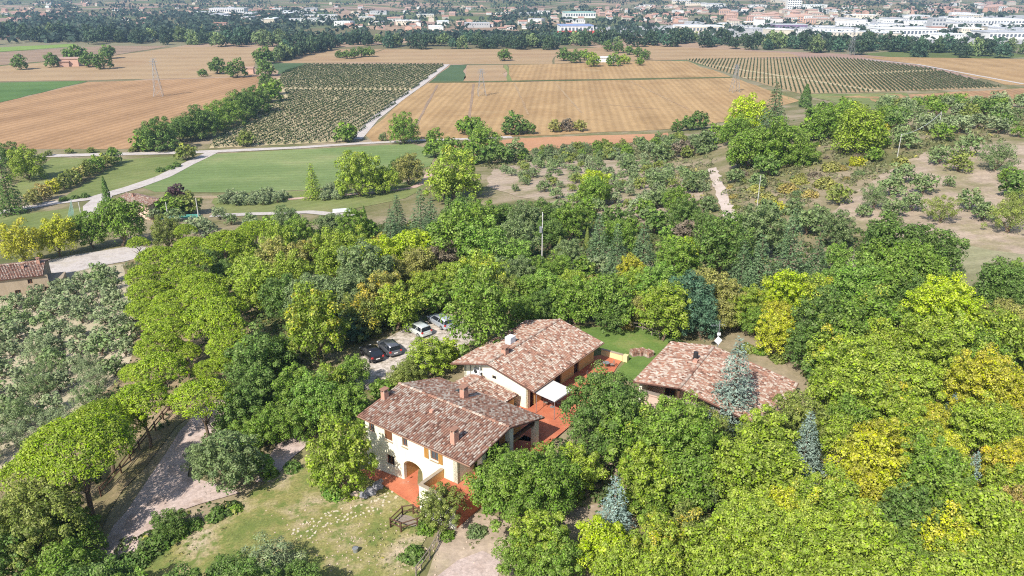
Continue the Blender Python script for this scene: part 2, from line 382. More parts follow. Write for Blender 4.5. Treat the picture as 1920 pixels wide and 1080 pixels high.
sheet('stubble_field', [(1040, 93), (1215, 85), (1480, 100), (1500, 106.5), (1290, 112), (1215, 113.5), (1040, 119.5)], TAN2, 0.12, **far)
V2P = [(1286, 112), (1560, 108), (1622, 113), (1750, 130), (1880, 165), (1640, 173), (1500, 176), (1392, 146)]
sheet('vineyard_ground', V2P, ground_mat('vineyard_brown', [(0.3, (0.31, 0.225, 0.12)), (0.6, (0.38, 0.285, 0.165))], 0.03, 0.7, 0.3), 0.14, 20)
sheet('stubble_field', [(1612, 106), (1990, 112), (1990, 163), (1884, 159), (1752, 125)], TAN, 0.12, **far)
sheet('red_field', [(1690, 178), (1990, 162), (1990, 195), (1800, 198)], OR1, 0.10, **far)
sheet('grassy_field', [(1500, 177), (1700, 175), (1800, 198), (1700, 205), (1560, 190)], MEAD2, 0.12, 16)
sheet('tilled_strip', [(1540, 182), (1690, 177), (1760, 196), (1700, 200), (1630, 184)], TAN, 0.16, 16)
sheet('red_soil_strip', [(848, 270), (970, 260), (1252, 249), (1252, 260), (1100, 274), (940, 288), (858, 294)], RED, 0.12, 8, 0.6)
# dark tramlines and pale wheel tracks in the great field
for i, (a, b) in enumerate((((820, 160), (780, 236)), ((888, 158), (880, 222)), ((965, 157), (990, 215)), ((1040, 155), (1090, 212)), ((1180, 152), (1290, 205)), ((1236, 205), (1130, 196)))):
    strip('wheel_track', [a, b], 1.6 if i < 2 else 1.3, DUN if i < 2 else TAN2, 0.17, 12, 0.15)
# roads and tracks
strip('white_track', [(838, 121), (790, 158), (745, 190), (700, 225), (668, 262)], 5.0, GRAVEL, 0.18, 8)
strip('country_road', [(-60, 299), (0, 297), (90, 292.5), (200, 290), (330, 287), (420, 283.5), (560, 277), (664, 270), (800, 263), (880, 261), (960, 257)], [5.5] * 6 + [4.5] * 5, GRAVEL, 0.16, 5)
strip('field_track', [(536, 141), (523, 152), (538, 186)], 6.0, VSOIL, 0.2, 8)
strip('vineyard_lane', [(536, 167), (640, 168.5), (775, 169)], 5.0, VSOIL, 0.2, 12)
strip('vineyard_lane', [(1392, 146), (1460, 146), (1560, 142), (1740, 132)], 6.0, VSOIL, 0.22, 12)
strip('vineyard_lane', [(1340, 124), (1440, 139), (1560, 158), (1650, 172)], 6.0, VSOIL, 0.24, 12)
strip('field_track', [(1622, 112), (1720, 121), (1800, 136), (1920, 158)], 4.0, GRAVEL, 0.2, 12)
sheet('green_meadow', [(400, 289), (650, 276), (772, 270), (820, 285), (805, 312), (730, 332), (600, 354), (480, 362), (290, 360), (268, 352), (330, 318)], MEAD, 0.08, 6, 0.25)
sheet('rough_meadow', [(20, 352), (98, 297), (182, 297), (95, 345), (50, 375)], MEAD2, 0.08, 6, 0.2)
sheet('rough_meadow', [(95, 384), (228, 299), (330, 293), (352, 300), (300, 328), (200, 368), (110, 380)], MEAD2, 0.09, 6, 0.2)
sheet('rough_meadow', [(-70, 420), (0, 407), (165, 388), (150, 420), (60, 444), (-70, 460)], MEAD2, 0.08, 5, 0.2)
sheet('grass_verge', [(400, 366), (560, 358), (720, 352), (800, 330), (812, 345), (760, 372), (640, 396), (470, 405), (400, 400)], MEAD2, 0.08, 5, 0.3)
strip('white_road', [(-60, 410), (0, 399), (100, 381), (182, 371), (245, 353), (305, 332), (350, 309), (398, 286)], [6.5, 6.5, 6.5, 7.5, 6.5, 5.5, 5, 5], GRAVEL, 0.14, 3)
strip('yard_lane', [(195, 368), (180, 385), (176, 412)], [5, 7, 5], GRAVEL, 0.17, 3)
strip('pale_path', [(395, 405), (470, 402), (580, 398), (660, 405)], 4.0, GRAVEL, 0.14, 4)
strip('earth_track', [(540, 374), (640, 366), (720, 360), (775, 352), (800, 340), (806, 322)], 3.0, ground_mat('reddish_track', [(0.3, (0.42, 0.26, 0.19)), (0.6, (0.52, 0.38, 0.31))], 0.2, 1, 0.3), 0.15, 3)
sheet('gravel_yard', [(60, 494), (130, 480), (258, 461), (290, 468), (262, 484), (200, 497), (130, 513), (90, 512)], GRAVEL, 0.10, 3, 0.25)
# the hillside
sheet('bare_hillside', [(925, 318), (1010, 302), (1120, 300), (1240, 300), (1300, 330), (1330, 400), (1300, 440), (1240, 430), (1180, 420), (1060, 390), (960, 365), (910, 350)], HILL, 0.07, 4, 0.5)
sheet('bare_clearing', [(1560, 400), (1600, 360), (1700, 300), (1800, 270), (1960, 260), (1960, 490), (1860, 470), (1760, 450), (1650, 450), (1580, 440)], HILL, 0.08, 4, 0.6)
sheet('dry_grass_slope', [(1640, 452), (1760, 450), (1860, 470), (1990, 488), (1990, 580), (1860, 580), (1760, 560), (1700, 510)], HGRASS, 0.10, 4, 0.5)
strip('hill_track', [(1334, 316), (1344, 340), (1352, 362), (1366, 396), (1375, 425)], 2.4, PATHD, 0.13, 2, 0.15)
# the garden
sheet('lawn', [(230, 1110), (300, 1030), (420, 960), (500, 905), (575, 855), (690, 868), (705, 893), (786, 932), (800, 990), (780, 1110)], LAWN, 0.08, 1.5, 0.15)
sheet('back_lawn', [(1085, 612), (1180, 612), (1262, 628), (1300, 655), (1235, 690), (1192, 714), (1158, 714), (1148, 704), (1172, 681), (1130, 662), (1120, 655)], LAWN2, 0.07, 1.5, 0.15)
sheet('gravel_drive', [(110, 1110), (200, 1010), (268, 915), (335, 812), (372, 772), (420, 745), (436, 785), (392, 822), (358, 852), (352, 895), (402, 908), (450, 925), (330, 962), (252, 1045), (190, 1110)], DRIVE, 0.09, 1.5, 0.15)
sheet('gravel_path', [(478, 905), (500, 865), (520, 835), (560, 815), (585, 830), (545, 862), (505, 905)], DRIVE, 0.11, 1.5, 0.15)
sheet('car_park', [(626, 712), (650, 688), (700, 655), (750, 622), (800, 590), (875, 590), (890, 640), (840, 668), (785, 692), (740, 722), (690, 732)], PARK, 0.09, 1.5, 0.2)
sheet('earth_bank', [(790, 1110), (830, 1000), (880, 960), (1000, 985), (1120, 945), (1200, 975), (1100, 1110)], HILL, 0.05, 2, 0.2)
sheet('gravel_forecourt', [(785, 1110), (858, 1052), (905, 1034), (938, 1050), (925, 1110)], DRIVE, 0.09, 1.5, 0.15)
sheet('pine_floor', [(-20, 900), (120, 800), (240, 700), (250, 560), (230, 500), (300, 450), (420, 440), (480, 560), (480, 700), (330, 800), (230, 920), (120, 1110), (-60, 1110)], LITTER, 0.06, 3, 0.3)
sheet('olive_grove_floor', [(-80, 640), (-20, 560), (100, 505), (240, 495), (255, 600), (250, 690), (120, 800), (-20, 900), (-80, 900)], ground_mat('grove_soil', [(0.3, (0.30, 0.27, 0.17)), (0.5, (0.42, 0.36, 0.25)), (0.72, (0.50, 0.42, 0.32))], 0.15, 2.0, 0.5), 0.05, 3, 0.3)

# ------------------------------------------------------------------ house materials
def tile_mat():
    t = NT('clay_tiles'); g = t.n('ShaderNodeNewGeometry')
    c = t.ramp(g.outputs['Random Per Island'], [(0.0, (0.14, 0.07, 0.05)), (0.14, (0.27, 0.125, 0.085)), (0.32, (0.36, 0.175, 0.118)), (0.5, (0.29, 0.15, 0.11)), (0.62, (0.39, 0.255, 0.19)), (0.8, (0.50, 0.385, 0.315)), (0.92, (0.42, 0.295, 0.23)), (1.0, (0.31, 0.165, 0.115))])
    v = t.pos(); p = t.noise(v, 0.5, 5, 0.7)
    c = t.mix(0.6, c, t.ramp(p, [(0.3, (0.66, 0.6, 0.56)), (0.5, (1, 1, 1)), (0.72, (1.2, 1.2, 1.18))]), 'MULTIPLY')
    c = t.mix(0.35, c, t.ramp(t.noise(v, 9, 4, 0.7), [(0.3, (0.6, 0.6, 0.6)), (0.7, (1.2, 1.2, 1.2))]), 'MULTIPLY')
    c = t.mix(1.0, c, (0.96, 1.09, 1.13), 'MULTIPLY'); return t.out(c, 0.9)
TILE = tile_mat()
DECK = plain('roof_underlay', (0.13, 0.065, 0.05), 0.9, 0.4, 4)
def wall_mat(name, col, stain=0.35):
    t = NT(name); v = t.pos()
    c = t.mix(t.noise(v, 0.7, 5, 0.7), tuple(x * 0.86 for x in col), tuple(min(1, x * 1.08) for x in col))
    c = t.mix(stain, c, t.ramp(t.noise(t.pos((1.5, 1.5, 0.35)), 1.2, 5, 0.7), [(0.28, (0.72, 0.68, 0.6)), (0.55, (1, 1, 1))]), 'MULTIPLY')
    t.bump(t.noise(v, 22, 3, 0.6), 0.25, 0.01)
    return t.out(c, 0.9)
CREAM = wall_mat('cream_plaster', (0.80, 0.765, 0.60)); OCHRE = wall_mat('ochre_plaster', (0.66, 0.43, 0.17)); STONE = wall_mat('stone_wall', (0.36, 0.29, 0.21), 0.6)
PINKW = wall_mat('pink_plaster', (0.62, 0.45, 0.36)); WHITEW = wall_mat('white_plaster', (0.74, 0.72, 0.68))
WOOD = plain('brown_wood', (0.20, 0.085, 0.04), 0.6, 0.25, 8); DWOOD = plain('dark_wood', (0.10, 0.055, 0.035), 0.8, 0.4, 6); OLDWOOD = plain('weathered_wood', (0.24, 0.20, 0.165), 0.9, 0.3, 6)
SHUT = plain('ochre_shutter', (0.42, 0.22, 0.06), 0.6, 0.25, 8)
GLASS = plain('window_glass', (0.06, 0.075, 0.095), 0.08, 0.2, 1.5, spec=0.8); DARK = plain('dark_interior', (0.03, 0.022, 0.018), 0.95)
WMETAL = plain('white_metal', (0.76, 0.77, 0.78), 0.45); GMETAL = plain('grey_metal', (0.36, 0.37, 0.38), 0.45, 0.15, 3, 0.5); BMETAL = plain('black_metal', (0.035, 0.034, 0.035), 0.5)
CANVAS = plain('white_canvas', (0.60, 0.58, 0.535), 0.85, 0.06, 1.5); PIPE = plain('copper_gutter', (0.27, 0.16, 0.11), 0.5)
BRICK = plain('chimney_brick', (0.47, 0.26, 0.19), 0.9, 0.3, 7)
def terracotta():
    t = NT('terracotta_paving'); v = t.pos()
    c = t.ramp(t.noise(v, 0.6, 5, 0.65), [(0.28, (0.38, 0.12, 0.065)), (0.45, (0.50, 0.155, 0.08)), (0.6, (0.55, 0.19, 0.10)), (0.76, (0.53, 0.27, 0.18))])
    br = t.n('ShaderNodeTexBrick'); br.inputs['Scale'].default_value = 3.3; br.inputs['Mortar Size'].default_value = 0.02
    br.inputs['Color1'].default_value = (1, 1, 1, 1); br.inputs['Color2'].default_value = (0.85, 0.85, 0.85, 1); br.inputs['Mortar'].default_value = (0.75, 0.75, 0.75, 1)
    t.l(t.pos((1, 1, 1), R(36)), br.inputs[0])
    return t.out(t.mix(0.7, c, br.outputs[0], 'MULTIPLY'), 0.8)
TERRA = terracotta()

def roof_slope(parent, A, B, C, D, name='roof_slope', thick=0.13):
    """one slope: ridge A-B, eave C-D (C below A). A slab (part) and its tiles (joined sub-part)"""
    A, B, C, D = map(Vector, (A, B, C, D))
    nrm = (B - A).cross(C - A).normalized()
    if nrm.z < 0: nrm = -nrm
    m = MB(); m.prism([A, B, D, C], -nrm * thick); slab = m.build(name, DECK, parent)
    ul = ((B - A).length + (D - C).length) / 2; nc = max(2, int(ul / 0.255)); dl = (C - A).length; nr = max(2, int(dl / 0.30))
    V, F = [], []
    prof = [(-0.5, 0.0), (-0.27, 0.075), (0.27, 0.075), (0.5, 0.0)]
    for i in range(nc):
        s = (i + 0.5) / nc
        top = A.lerp(B, s); bot = C.lerp(D, s); dv = (bot - top) / nr; ux = (B - A).normalized()
        for j in range(nr):
            p0 = top + dv * (j - 0.12); p1 = top + dv * (j + 1.03)
            jx = random.uniform(-.014, .014); w0 = 0.16 * random.uniform(.95, 1.05); w1 = 0.20 * random.uniform(.95, 1.05); lift = random.uniform(.012, .04)
            k = len(V)
            for q, wd, lf in ((p0, w0, 0.004), (p1, w1, lift)):
                for a, h in prof: V.append(q + ux * (a * wd + jx) + nrm * (h + lf))
            F += [(k, k + 1, k + 5, k + 4), (k + 1, k + 2, k + 6, k + 5), (k + 2, k + 3, k + 7, k + 6)]
    me = bpy.data.meshes.new('roof_tiles'); me.from_pydata([tuple(p) for p in V], [], F); me.materials.append(TILE); me.update()
    tag(link('roof_tiles', me, slab), kind='stuff'); return slab
def ridge_tiles(parent, A, B):
    A, B = Vector(A), Vector(B); n = int((B - A).length / 0.4); t = (B - A).normalized(); s = t.cross(Vector((0, 0, 1))).normalized(); V, F = [], []
    for i in range(n):
        k = len(V)
        for q, wd, lf in ((A + t * (i * 0.4 - .03), .15, .03), (A + t * (i * 0.4 + .42), .18, .06)):
            for a in (0, 45, 90, 135, 180):
                V.append(q + s * math.cos(R(a)) * wd + Vector((0, 0, math.sin(R(a)) * wd * .75 + lf)))
        F += [(k + j, k + j + 1, k + j + 6, k + j + 5) for j in range(4)]
    me = bpy.data.meshes.new('ridge_tiles'); me.from_pydata([tuple(p) for p in V], [], F); me.materials.append(TILE); me.update()
    tag(link('ridge_tiles', me, parent), kind='stuff')
def chimney(parent, x, y, z0, h, wx=.55, wy=.7, cap=True):
    m = MB().box(x - wx / 2, x + wx / 2, y - wy / 2, y + wy / 2, z0 - .8, z0 + h); c = m.build('chimney', BRICK, parent)
    if cap:
        q = MB()
        for sx in (-1, 1):
            for sy in (-1, 1): q.box(x + sx * (wx / 2 - .07) - .06, x + sx * (wx / 2 - .07) + .06, y + sy * (wy / 2 - .07) - .06, y + sy * (wy / 2 - .07) + .06, z0 + h + .002, z0 + h + .28)
        q.box(x - wx / 2 - .08, x + wx / 2 + .08, y - wy / 2 - .08, y + wy / 2 + .08, z0 + h + .282, z0 + h + .36); q.build('chimney_cap', TILE, c)
    return c
def wall_holes(name, parent, mat, p0, p1, z0, z1, holes, th=.35, inward=None, z1b=None):
    """a straight wall from p0 to p1 (2D), z0..z1 (z1b at the far end), with rectangular openings (a0, a1, b0, b1 along/up) and reveals th deep"""
    p0 = Vector((*p0, 0)); p1 = Vector((*p1, 0)); L = (p1 - p0).length; t = (p1 - p0) / L; n = Vector((t.y, -t.x, 0)) if inward is None else Vector((*inward, 0))
    z1b = z1 if z1b is None else z1b
    xs = sorted({0, L, *[h[0] for h in holes], *[h[1] for h in holes]}); m = MB()
    def P(a, b, d=0): return tuple(p0 + t * a + Vector((0, 0, b)) + n * d)
    for a0, a1 in zip(xs, xs[1:]):
        mid = (a0 + a1) / 2; cuts = sorted([(h[2], h[3]) for h in holes if h[0] - 1e-6 < mid < h[1] + 1e-6])
        lo = z0
        for b0, b1 in cuts + [(None, None)]:
            ta, tb = (z1 + (z1b - z1) * a0 / L, z1 + (z1b - z1) * a1 / L) if b0 is None else (b0, b0)
            if ta - lo > 1e-4: m.add([P(a0, lo), P(a1, lo), P(a1, tb), P(a0, ta)], [(0, 1, 2, 3)])
            lo = b1
    for a0, a1, b0, b1 in holes:
        c = [P(a0, b0), P(a1, b0), P(a1, b1), P(a0, b1)]; d = [P(a0, b0, th), P(a1, b0, th), P(a1, b1, th), P(a0, b1, th)]
        m.add(c + d, [(0, 1, 5, 4), (1, 2, 6, 5), (2, 3, 7, 6), (3, 0, 4, 7)])
    m.add([P(0, z0, th), P(L, z0, th), P(L, z1b, th), P(0, z1, th)], [(0, 1, 2, 3)]) if not holes else None
    m.add([P(0, z0), P(0, z0, th), P(0, z1, th), P(0, z1)], [(0, 1, 2, 3)]); m.add([P(L, z0), P(L, z0, th), P(L, z1b, th), P(L, z1b)], [(0, 1, 2, 3)])
    return m.build(name, mat, parent)
def window(parent, x0, x1, y, z0, z1, depth=.12, name='window', glass=GLASS, frame=WOOD, axis='x', mull=True):
    """a framed pane set in a wall that runs along x at y (or along y at x when axis is 'y': then y is the x place)"""
    def bx(m, a0, a1, d0, d1, b0, b1):
        return m.box(a0, a1, y + d0, y + d1, b0, b1) if axis == 'x' else m.box(y + d0, y + d1, a0, a1, b0, b1)
    f = MB(); w_ = .07
    bx(f, x0, x0 + w_, depth - .03, depth + .05, z0, z1); bx(f, x1 - w_, x1, depth - .03, depth + .05, z0, z1)
    bx(f, x0 + w_, x1 - w_, depth - .03, depth + .05, z0, z0 + w_); bx(f, x0 + w_, x1 - w_, depth - .03, depth + .05, z1 - w_, z1)
    if mull: bx(f, (x0 + x1) / 2 - .03, (x0 + x1) / 2 + .03, depth - .03, depth + .05, z0 + w_, z1 - w_)
    f = f.build(name, frame, parent)
    g = MB(); bx(g, x0 + .02, x1 - .02, depth, depth + .02, z0 + .02, z1 - .02); g.build('pane', glass, f); return f
def shutter(parent, x0, x1, y, z0, z1, mat, name='shutter'):
    m = MB().box(x0, x1, y - .05, y, z0, z1); o = m.build(name, mat, parent)
    s = MB(); n = max(3, int((z1 - z0) / .11))
    for i in range(n):
        z = z0 + .07 + (z1 - z0 - .14) * i / n
        s.add([(x0 + .05, y - .052, z), (x1 - .05, y - .052, z), (x1 - .05, y - .085, z + .055), (x0 + .05, y - .085, z + .055)], [(0, 1, 2, 3)])
    tag(s.build('slats', mat, o), kind='stuff'); return o
def gutter(parent, A, B, r=.07):
    A, B = Vector(A), Vector(B); return MB().tube([A, B], r, 6).build('gutter', PIPE, parent)

# ------------------------------------------------------------------ the front farmhouse (x along its ridge, y towards the back)
FH = empty('farmhouse', (-11.48, 69.58, 0), R(-36.43), 'two-storey cream farmhouse with arched doorway, red terraces and a mottled clay tile roof', 'house')
FL, FB, FF, ZB, ZF, ZR = 14.09, 5.59, 5.83, 5.36, 6.05, 6.98
def fz(y): return ZR - (ZR - ZB) * y / FB if y > 0 else ZR + (ZR - ZF) * y / FF
rf = roof_slope(FH, (0, 0, ZR), (FL, 0, ZR), (0, -FF, ZF), (FL, -FF, ZF))
roof_slope(FH, (0, 0, ZR), (FL, 0, ZR), (0.35, FB, ZB), (FL, FB, ZB))
ridge_tiles(FH, (0, 0, ZR + .03), (FL, 0, ZR + .03))
chimney(FH, .45, -2.5, fz(-2.5), .75, .5, .6); chimney(FH, 6.27, 2.75, fz(2.75), 1.0); chimney(FH, 10.9, -4.15, fz(-4.15), 1.15, .5, .65)
MB().box(5.95, 6.35, -2.05, -1.75, fz(-1.9) - .05, fz(-1.9) + .32).build('roof_vent', BRICK, FH)
sk = MB().prism([(4.35, 3.6, fz(3.6) + .1), (5.15, 3.6, fz(3.6) + .1), (5.15, 4.35, fz(4.35) + .1), (4.35, 4.35, fz(4.35) + .1)], (0, 0, .06)).build('skylight', GLASS, FH)
gutter(FH, (0, -FF - .05, ZF - .06), (FL, -FF - .05, ZF - .06)); gutter(FH, (.35, FB + .05, ZB - .06), (FL, FB + .05, ZB - .06))
YF, XL, XR = -5.33, 0.45, 12.16
H1 = [(3.1, 4.12, 4.42, 5.5), (5.4, 6.1, 4.5, 5.45), (8.95, 9.9, 4.45, 5.55), (3.12, 4.2, 1.6, 2.75), (5.42, 7.84, .45, 2.35), (1.0, 1.75, 4.45, 5.4)]
holes = [(a - XL, b - XL, c, d) for a, b, c, d in H1]
# facade with the arch: rectangle to the springing, the arch cut by its own filler above
arch_x0, arch_x1, spring, crown_z = 5.42, 7.84, 2.35, 3.15
holes[4] = (arch_x0 - XL, arch_x1 - XL, .45, crown_z)
wall_holes('wall', FH, CREAM, (XL, YF), (XR, YF), -1.5, fz(YF) - .16, holes, .35, (0, 1))
af = MB(); n = 10; cx = (arch_x0 + arch_x1) / 2; rx = (arch_x1 - arch_x0) / 2
arc = [(cx - rx * math.cos(math.pi * i / n), spring + (crown_z - spring) * math.sin(math.pi * i / n)) for i in range(n + 1)]
for i in range(n):
    (a, b), (c, d) = arc[i], arc[i + 1]
    af.add([(a, YF, b), (c, YF, d), (c, YF, crown_z), (a, YF, crown_z)], [(0, 1, 2, 3)]); af.add([(a, YF, b), (c, YF, d), (c, YF + .6, d), (a, YF + .6, b)], [(0, 1, 2, 3)])
af.build('arch_head', CREAM, FH)
ar = MB(); ar.box(arch_x0 - .3, arch_x0 - .01, YF + .352, YF + 2.6, -.5, 3.3); ar.box(arch_x1 + .01, arch_x1 + .3, YF + .352, YF + 2.6, -.5, 3.3); ar.box(arch_x0 - .3, arch_x1 + .3, YF + 2.61, YF + 2.85, -.5, 3.3); ar.box(arch_x0 - .3, arch_x1 + .3, YF + .61, YF + 2.6, 3.2, 3.4)
ar.build('porch_wall', OCHRE, FH)
MB().box(arch_x0, arch_x1, YF - .1, YF + 2.6, .2, .78).build('porch_floor', TERRA, FH)
window(FH, 6.1, 7.1, YF + 2.55, .8, 2.7, .0, 'door', DARK, WOOD)
for a, b, c, d in H1[:2] + H1[3:4] + H1[5:]: pass
shutter(FH, 3.12, 3.6, YF + .1, 4.44, 5.48, WOOD); shutter(FH, 3.62, 4.1, YF + .1, 4.44, 5.48, WOOD)
window(FH, 5.42, 6.08, YF, 4.52, 5.43, .15); window(FH, 8.97, 9.88, YF, 4.47, 5.53, .15); window(FH, 3.14, 4.18, YF, 1.62, 2.73, .2, glass=DARK); window(FH, 1.02, 1.73, YF, 4.47, 5.38, .15)
shutter(FH, 8.25, 8.75, YF - .03, 4.4, 5.58, SHUT); shutter(FH, 9.98, 10.46, YF - .03, 4.4, 5.58, SHUT)
for a, b, z in ((5.35, 6.15, 4.44), (8.9, 9.95, 4.38), (3.05, 4.17, 4.35)): MB().box(a, b, YF - .1, YF - .003, z - .06, z + .02).build('sill', STONE, FH)
# left gable, back wall, right wall of the recessed loggia
MB().prism([(XL, YF + .01, -1.5), (XL, 5.05, -1.5), (XL, 5.05, fz(5.05) - .16), (XL, 0, ZR - .16), (XL, YF + .01, fz(YF) - .17)], (.35, 0, 0)).build('gable_wall', CREAM, FH)
wall_holes('back_wall', FH, CREAM, (11.6, 5.05), (XL, 5.05), -1.5, fz(5.05) - .16, [], .35, (0, -1))
MB().prism([(11.3, YF + .36, -1.5), (11.3, 5.0, -1.5), (11.3, 5.0, fz(5.0) - .17), (11.3, 0, ZR - .17), (11.3, YF + .36, fz(YF + .36) - .17)], (.35, 0, 0)).build('loggia_wall', OCHRE, FH)
MB().box(11.66, XR, YF + .0, -2.93, -1.5, fz(YF) - .18).build('corner_wall', CREAM, FH)
for (x, y) in ((13.45, 4.9), (13.5, .6), (13.4, -3.4)):
    MB().box(x - .28, x + .28, y - .28, y + .28, 1.0, fz(y) - .16).build('pillar', CREAM, FH)
MB().box(13.3, 13.6, -3.4, 4.9, fz(4.9) - .75, fz(4.9) - .45).build('loggia_beam', DWOOD, FH)
MB().box(11.66, 14.6, -2.92, 5.6, 1.2, 2.42).build('loggia_floor', TERRA, FH)
window(FH, .4, 1.4, 11.66, 2.45, 4.5, .01, 'door', DARK, WOOD, 'y')
# terraces
def slab(parent, name, poly, th, mat):
    m = MB(); n = len(poly); m.add([(x, y, z) for x, y, z in poly] + [(x, y, z - th) for x, y, z in poly], [tuple(range(n)), tuple(range(n, 2 * n))[::-1]] + [(i, n + i, n + (i + 1) % n, (i + 1) % n) for i in range(n)])
    return m.build(name, mat, parent)
slab(FH, 'lower_terrace', [(-.2, -6.6, .22), (3.9, -6.95, .58), (8.6, -7.75, 1.12), (10.35, -8.0, 1.25), (10.35, YF - .01, 1.1), (5.3, YF - .01, .72), (-.2, YF - .01, .22)], .6, TERRA)
slab(FH, 'upper_terrace', [(10.55, -8.1, 3.1), (14.3, -8.1, 3.1), (14.3, -2.95, 3.1), (12.2, -2.95, 3.1), (12.2, YF - .02, 3.1), (10.55, YF - .02, 3.1)], 3.2, TERRA)
pw = MB(); pw.box(10.3, 10.54, -8.12, YF - .03, -.6, 4.0); pw.build('parapet', OCHRE, FH)
MB().box(10.3, 12.9, -8.4, -8.14, -.6, 3.95).build('parapet', CREAM, FH); MB().box(12.92, 14.3, -8.3, -8.12, -.6, 3.05).build('terrace_wall', CREAM, FH)
for q in ((10.24, 10.6, -8.12, YF - .05, 4.002, 4.08), (10.24, 12.96, -8.46, -8.125, 3.952, 4.03)): MB().box(*q).build('coping', STONE, FH)
# the small link roof between the two houses
lkA, lkB = at_z(874, 725, 4.45), at_z(907, 707, 4.45)
LK = empty('link_building', (lkA[0], lkA[1], -.45), math.atan2(lkB[1] - lkA[1], lkB[0] - lkA[0]), 'small low link with double sloped tile roof joining the two farmhouses', 'building')
roof_slope(LK, (-1.3, 0, 4.95), (2.75, 0, 4.95), (-1.3, 1.85, 4.72), (2.75, 1.85, 4.72)); roof_slope(LK, (-1.3, 0, 4.95), (2.75, 0, 4.95), (-1.3, -5.05, 4.55), (2.75, -5.05, 4.55))
ridge_tiles(LK, (-1.3, 0, 4.98), (2.75, 0, 4.98))
MB().box(-1.2, 2.65, -4.5, 1.5, 0, 4.4).build('wall', OCHRE, LK)

# ------------------------------------------------------------------ the rear farmhouse
RH = empty('farmhouse', (-2.7, 74.69, 0), R(53.86), 'long single-storey farmhouse with ochre side wall, white canopy and a rooftop unit', 'house')
L2, W1, W2, zl, zr2, zq = 14.67, 5.16, 6.11, 5.08, 5.2, 6.62
def rz2(y): return zq - (zq - zl) * y / W1 if y > 0 else zq + (zq - zr2) * y / W2
roof_slope(RH, (0, 0, zq), (L2, 0, zq), (0, W1, zl), (L2, W1, zl)); roof_slope(RH, (0, 0, zq), (L2, 0, zq), (0, -W2, zr2), (L2, -W2, zr2)); ridge_tiles(RH, (0, 0, zq + .03), (L2, 0, zq + .03))
gutter(RH, (0, -W2 - .05, zr2 - .06), (L2, -W2 - .05, zr2 - .06)); gutter(RH, (0, W1 + .05, zl - .06), (L2, W1 + .05, zl - .06))
chimney(RH, 3.1, -.1, rz2(-.1), .55, .6, .6)
ac = MB().box(5.7, 6.75, 1.05, 1.85, rz2(1.4) + .12, rz2(1.4) + .95).build('rooftop_unit', WMETAL, RH); bevel(ac, .03)
MB().tube([(6.76, 1.45, rz2(1.4) + .5), (6.82, 1.45, rz2(1.4) + .5)], .33, 14).build('fan', BMETAL, ac)
MB().box(5.75, 6.7, 1.1, 1.8, rz2(1.4) - .1, rz2(1.4) + .118).build('stand', GMETAL, ac)
g1 = MB().prism([(1.6, 1.2, -1), (1.6, 4.6, -1), (1.6, 4.6, rz2(4.6) - .16), (1.6, 1.2, rz2(1.2) - .16)], (.35, 0, 0)).build('gable_wall', CREAM, RH)
MB().prism([(.7, 1.2, -1), (.7, -4.95, -1), (.7, -4.95, rz2(-4.95) - .16), (.7, 0, zq - .16), (.7, 1.2, rz2(1.2) - .16)], (.35, 0, 0)).build('gable_wall', CREAM, RH)
MB().box(1.06, 1.6, .85, 1.2, -1, rz2(1.2) - .16).build('return_wall', CREAM, RH)
wall_holes('left_wall', RH, CREAM, (1.6, 4.6), (14.1, 4.6), -1, rz2(4.6) - .16, [], .35, (0, -1))
MB().prism([(14.1, -4.6, -1), (14.1, 4.6, -1), (14.1, 4.6, rz2(4.6) - .16), (14.1, 0, zq - .16), (14.1, -4.6, rz2(-4.6) - .16)], (-.35, 0, 0)).build('gable_wall', CREAM, RH)
hs = [(.9, 1.9, 2.42, 4.55), (3.3, 4.3, 2.42, 4.55), (6.0, 7.3, 2.42, 4.6), (10.0, 11.1, 2.42, 4.6)]
wall_holes('right_wall', RH, OCHRE, (.7, -4.95), (14.45, -4.95), -1, rz2(-4.95) - .16, [(a - .7, b - .7, c, d) for a, b, c, d in hs], .3, (0, 1))
for a, b, c, d in hs: window(RH, a + .01, b - .01, -4.95, c, d - .01, .2, 'door', DARK, WOOD)
MB().tube([(.62, 1.5, 2.2), (.62, 1.5, rz2(1.5) - .2)], .05, 6).build('downpipe', WMETAL, RH); MB().tube([(1.52, 3.6, 2.2), (1.52, 3.6, rz2(3.6) - .2)], .05, 6).build('downpipe', GMETAL, RH)
MB().box(.66, .698, -.7, -.2, 4.7, 5.0).build('wall_vent', DARK, RH)
for i, (y, z) in enumerate(((1.62, 3.15), (1.62, 3.95), (2.55, 3.3), (2.55, 4.05), (3.4, 3.1))):
    b_ = MB().box(1.25, 1.58, y - .41, y + .41, z, z + .62).build('air_conditioner', WMETAL, None, RH.location, RH.rotation_euler.z)
    tag(b_, 'white cooling unit on the cream gable, ' + ('lower of the pair by the wall corner', 'upper of the pair by the wall corner', 'lower of the middle pair', 'upper of the middle pair', 'single one beside the downpipe')[i], 'air conditioner', 'cooling units on the gable wall')
    f = MB().tube([(1.248, y + .08, z + .31), (1.235, y + .08, z + .31)], .24, 14).build('fan', BMETAL, b_)
    MB().box(1.3, 1.6, y - .3, y + .3, z - .08, z - .002).build('bracket', GMETAL, b_)
